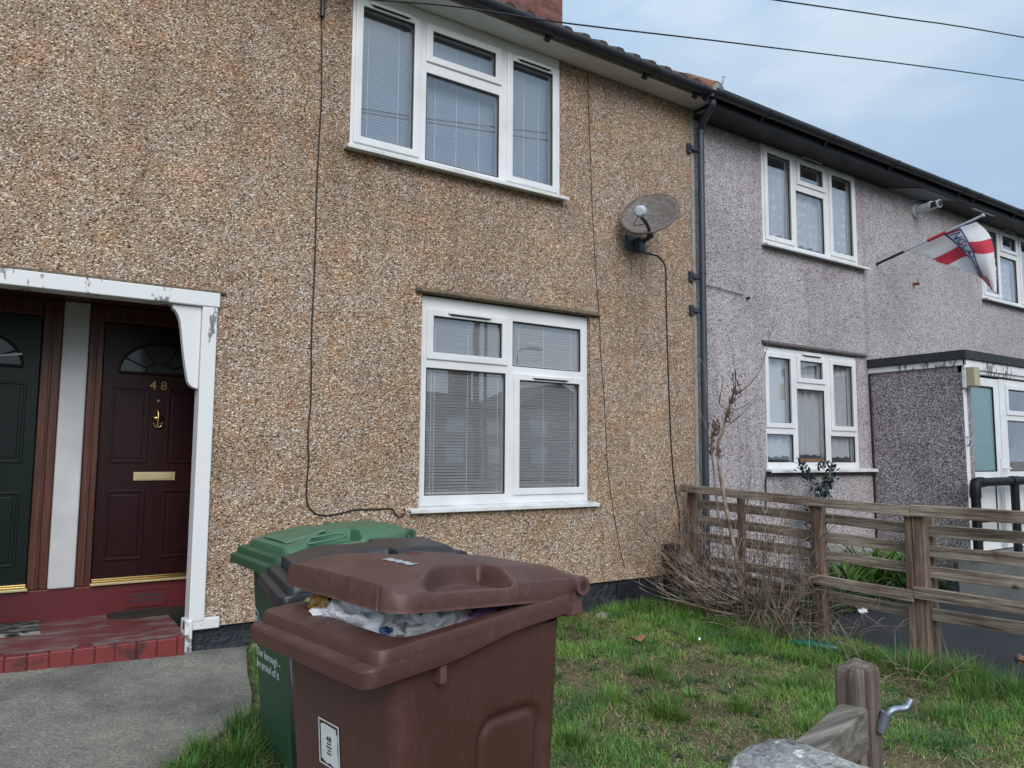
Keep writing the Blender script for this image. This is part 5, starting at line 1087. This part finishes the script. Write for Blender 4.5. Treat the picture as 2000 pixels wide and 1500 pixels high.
grass_mesh('grass', bx, by, L, rng.uniform(.0012, .0026, n), lean, rng.uniform(0, 2 * PI, n), tint, 'patchy rough lawn grass with dead straw between the bins and the fence')
Nd = 45000; dx_ = rng.uniform(1.4, 5.5, Nd); dy_ = rng.uniform(1.3, 5.1, Nd); ok = inlawn(dx_, dy_); dx_, dy_ = dx_[ok], dy_[ok]; cv = fbm(dx_, dy_, 1.1, 3.0); ok = rng.uniform(0, 1, len(dx_)) < np.clip(.55 - 1.2 * cv, .08, 1); dx_, dy_ = dx_[ok], dy_[ok]; n = len(dx_)
grass_mesh('dead_thatch', dx_, dy_, rng.uniform(.03, .09, n), rng.uniform(.0010, .0022, n), rng.uniform(1.25, 1.5, n), rng.uniform(0, 2 * PI, n), np.array([.24, .175, .10]) * rng.uniform(.35, 1.5, (n, 1)), 'flattened dead grass over the bare patches of the lawn')
# taller tufts
tx = []; ty = []; tl = []; tt = []; tlean = []; taz = []
tufts = [(3.05, 3.05, 240, .17, .10), (3.50, 3.60, 200, .15, .09), (2.95, 3.35, 160, .14, .09), (3.55, 2.95, 170, .13, .08), (4.15, 3.05, 150, .13, .09), (4.85, 3.98, 300, .17, .14), (5.0, 4.3, 220, .16, .12), (4.4, 4.95, 260, .16, .16), (3.9, 5.0, 240, .15, .16), (4.8, 5.05, 220, .16, .14), (3.6, 2.55, 140, .13, .08), (2.35, 2.95, 150, .14, .08),
         (5.25, 2.85, 420, .24, .16), (5.40, 2.60, 420, .25, .18), (5.20, 3.25, 320, .20, .14), (5.35, 2.3, 380, .24, .16), (5.1, 2.45, 260, .18, .14), (4.5, 2.35, 160, .12, .10), (3.1, 2.3, 120, .12, .08), (4.7, 3.5, 150, .11, .09),
         (1.02, 3.76, 260, .16, .08), (.80, 3.56, 200, .13, .07), (1.18, 3.90, 160, .12, .07), (1.40, 4.62, 160, .10, .05), (1.50, 4.95, 200, .13, .06), (.72, 3.40, 220, .12, .07), (1.32, 4.30, 120, .08, .05), (.92, 3.45, 260, .16, .09), (1.05, 3.58, 220, .15, .09)]
tr_ = np.random.default_rng(8)
for j in range(70): tufts.append((tr_.uniform(2.0, 5.3), tr_.uniform(1.8, 5.0), int(tr_.uniform(30, 110)), tr_.uniform(.06, .12), tr_.uniform(.04, .08)))
for x, y, c, l, s in tufts:
    px_ = tr_.normal(x, s * .55, c); py_ = tr_.normal(y, s * .55, c); tx.append(px_); ty.append(py_); tl.append(l * tr_.uniform(.5, 1.15, c)); taz.append(np.arctan2(py_ - y, px_ - x) + tr_.normal(0, .7, c)); tlean.append(np.clip(np.hypot(px_ - x, py_ - y) / s * .6 + tr_.normal(.2, .2, c), .05, 1.1))
    base = np.array([.045, .125, .024]) * tr_.uniform(.7, 1.15) + np.array([.03, .03, 0]) * tr_.uniform(0, 1); t_ = np.tile(base, (c, 1)) * tr_.uniform(.85, 1.9, (c, 1)); sw = tr_.uniform(0, 1, c) < .07; t_[sw] = np.array([.28, .22, .12]) * tr_.uniform(.7, 1.2, (sw.sum(), 1)); tt.append(t_)
tx, ty, tl, tt, taz, tlean = map(np.concatenate, (tx, ty, tl, tt, taz, tlean)); ok = (ty < 5.185) & (tx < 5.75); tx, ty, tl, tt, taz, tlean = tx[ok], ty[ok], tl[ok], tt[ok], taz[ok], tlean[ok]
grass_mesh('grass_tufts', tx, ty, tl, tr_.uniform(.0014, .0030, len(tx)), tlean, taz, tt, 'taller green grass tufts along the fence, wall and path edge')
# low broad weeds
b = MB(); rnd = random.Random(9)
for k in range(150):
    x, y = rnd.uniform(2.3, 5.3), rnd.uniform(2.0, 5.0); z = lawn_z(x, y)
    for q in range(rnd.randint(4, 9)):
        a = rnd.uniform(0, 2 * PI); blade(b, (x, y, z + .01), (math.cos(a), math.sin(a), rnd.uniform(.2, .7)), rnd.uniform(.03, .08), rnd.uniform(.005, .011), .12, 4)
tag(b.build('weeds', ['strap_weed'] if 'strap_weed' in M else ['strap_dark']), 'low broad-leaved weeds scattered in the lawn', 'weeds', None, 'stuff')
# dead stalks at the foot of the fence
b = MB(); rnd = random.Random(13)
for k in range(190):
    x, y = 5.15 + rnd.gauss(0, .14), rnd.uniform(2.6, 4.9); 
    if x > 5.37: x = 5.3
    p = Vector((x, y, lawn_z(x, y))); d = Vector((rnd.gauss(-.2, .5), rnd.gauss(-.1, .7), rnd.uniform(.1, .9))).normalized(); L_ = rnd.uniform(.15, .45); pts = [p]
    for i in range(4): d = (d + Vector((0, 0, -.18))).normalized(); p = p + d * L_ / 4; pts.append(Vector((min(p.x, 5.37), p.y, max(p.z, lawn_z(p.x, p.y) + .01))))
    b.tube(pts, [.0026, .0024, .002, .0016, .001], 4, cap=False)
tag(b.build('dead_stalks', ['straw']), 'dead straw-coloured stalks lying along the foot of the fence', 'dead stalks', None, 'stuff')

# ------------------------------------------------------------------ street behind the camera (seen only as reflections in the panes)
def far_house(x0, x1, y0, eave, ridge, gable, chim, label):
    oh = thing('opposite_house', label, 'house', ((x0 + x1) / 2, y0, -.15))
    b = MB(); b.box(x0, x1, y0 - 8, y0, -.2, eave); b.build('wall', ['pebble_grey'], oh)
    b = MB(); xm = (x0 + x1) / 2
    if gable: b.add([(x, y, z) for y in (y0 + .3, y0 - 8.3) for x, z in ((x0 - .3, eave - .1), (xm, ridge), (x1 + .3, eave - .1))], [(0, 1, 4, 3), (1, 2, 5, 4), (0, 2, 1), (3, 4, 5), (0, 3, 5, 2)])
    else: b.add([(x, y, z) for x, ix in ((x0 - .3, 2.0), (x1 + .3, -2.0)) for y, z in ((y0 + .3, eave - .1), (y0 - 8.3, eave - .1))] + [(x0 + 2.2, y0 - 4, ridge), (x1 - 2.2, y0 - 4, ridge)], [(0, 2, 5, 4), (3, 1, 4, 5), (0, 4, 1), (2, 3, 5), (0, 1, 3, 2)])
    recalc(b.build('roof', ['tile'], oh))
    for c in chim:
        b = MB(); b.box(c[0], c[1], y0 - 4.4, y0 - 3.6, eave, c[2]); b.build('chimney', ['brick'], oh)
    n = int((x1 - x0) / 2.6)
    for k in range(n):
        x = x0 + (k + .5) * (x1 - x0) / n
        for zz in (.9, 3.0):
            b = MB(); b.box(x - .7, x + .7, y0 + .001, y0 + .06, zz, zz + 1.2); b.build('window', ['upvc'], oh)
far_house(19, 31, -36, 4.3, 6.2, False, [(28.4, 30.0, 8.7)], 'hip-roofed house with a tall chimney, mirrored in the left pane of the lower window')
far_house(31.8, 39.5, -36, 5.2, 7.0, True, [], 'gabled house without a chimney, mirrored in the right pane of the lower window')
for (x, y, h_, r_, lab) in ((14.9, -14, 8.5, .14, 'thick telegraph pole across the street, mirrored in the lower window'), (15.9, -15, 9.0, .07, 'thin pole across the street, mirrored in the lower window')):
    b = MB(); b.tube([(x, y, -.3), (x, y, h_)], [r_, r_ * .8], 10); tag(b.build('telegraph_pole', ['post_wood']), lab, 'pole')
lp = thing('street_lamp', 'grey street lamp across the street, mirrored in the lower window', 'street lamp', (15.0, -11.5, -.15))
b = MB(); b.tube([(15, -11.5, -.2), (15, -11.5, 4.9)], [.08, .05], 10); b.tube(smooth_path([(15, -11.5, 4.8), (15.05, -11.5, 5.1), (15.3, -11.5, 5.25), (15.7, -11.5, 5.28)], 4), .035, 8); b.build('pole', ['galv'], lp)
b = MB(); b.box(15.5, 16.1, -11.62, -11.38, 5.24, 5.34); b.build('lamp_head', ['lnb'], lp, .02)

# ------------------------------------------------------------------ sky and light
w = bpy.data.worlds.new('World'); S.world = w; w.use_nodes = True; nt = w.node_tree; bg = nt.nodes['Background']
SUN_EL, SUN_AZ = math.radians(33), math.radians(200)
sky = nd(nt, 'ShaderNodeTexSky', sky_type='NISHITA'); sky.sun_disc = False; sky.sun_elevation = SUN_EL; sky.sun_rotation = SUN_AZ; sky.air_density = 1.2; sky.dust_density = 2.0
tc = nd(nt, 'ShaderNodeTexCoord'); mp = nd(nt, 'ShaderNodeMapping'); mp.inputs['Scale'].default_value = (1, 1, 2.2); mp.inputs['Rotation'].default_value = (0, 0, .6); nt.links.new(tc.outputs['Generated'], mp.inputs['Vector'])
f1 = noise(nt, mp.outputs[0], 2.6, 7, .55)
cloud = ramp(nt, f1, [(.34, (2.60, 3.55, 4.85)), (.48, (2.95, 3.95, 5.15)), (.62, (4.0, 4.75, 5.50))])
sx = nd(nt, 'ShaderNodeSeparateXYZ'); nt.links.new(tc.outputs['Generated'], sx.inputs[0])
zen = ramp(nt, sx.outputs[2], [(0, (.86, .86, .86)), (.45, (1.0, 1.0, 1.0)), (1.0, (1.9, 1.78, 1.58))])
cl = mixc(nt, 1.0, cloud, zen, 'MULTIPLY'); allc = mixc(nt, .88, sky.outputs[0], cl)
nt.links.new(allc, bg.inputs['Color']); bg.inputs['Strength'].default_value = .12
sl = bpy.data.lights.new('sun', 'SUN'); sl.energy = 1.5; sl.angle = math.radians(40); sl.color = (1, .975, .94); so = bpy.data.objects.new('sun', sl); COL.objects.link(so)
# sky rotation 0 looks along +Y and turns clockwise seen from above
dirv = Vector((math.sin(SUN_AZ) * math.cos(SUN_EL), math.cos(SUN_AZ) * math.cos(SUN_EL), math.sin(SUN_EL))); so.rotation_euler = dirv.to_track_quat('Z', 'Y').to_euler()
S.view_settings.view_transform = 'Standard'; S.view_settings.look = 'None'; S.view_settings.gamma = 1; S.view_settings.exposure = .46
S.render.engine = 'CYCLES'; S.cycles.max_bounces = 8; S.cycles.transparent_max_bounces = 16; S.cycles.use_denoising = True; S.cycles.caustics_reflective = False
S.render.resolution_x = 1024; S.render.resolution_y = 768
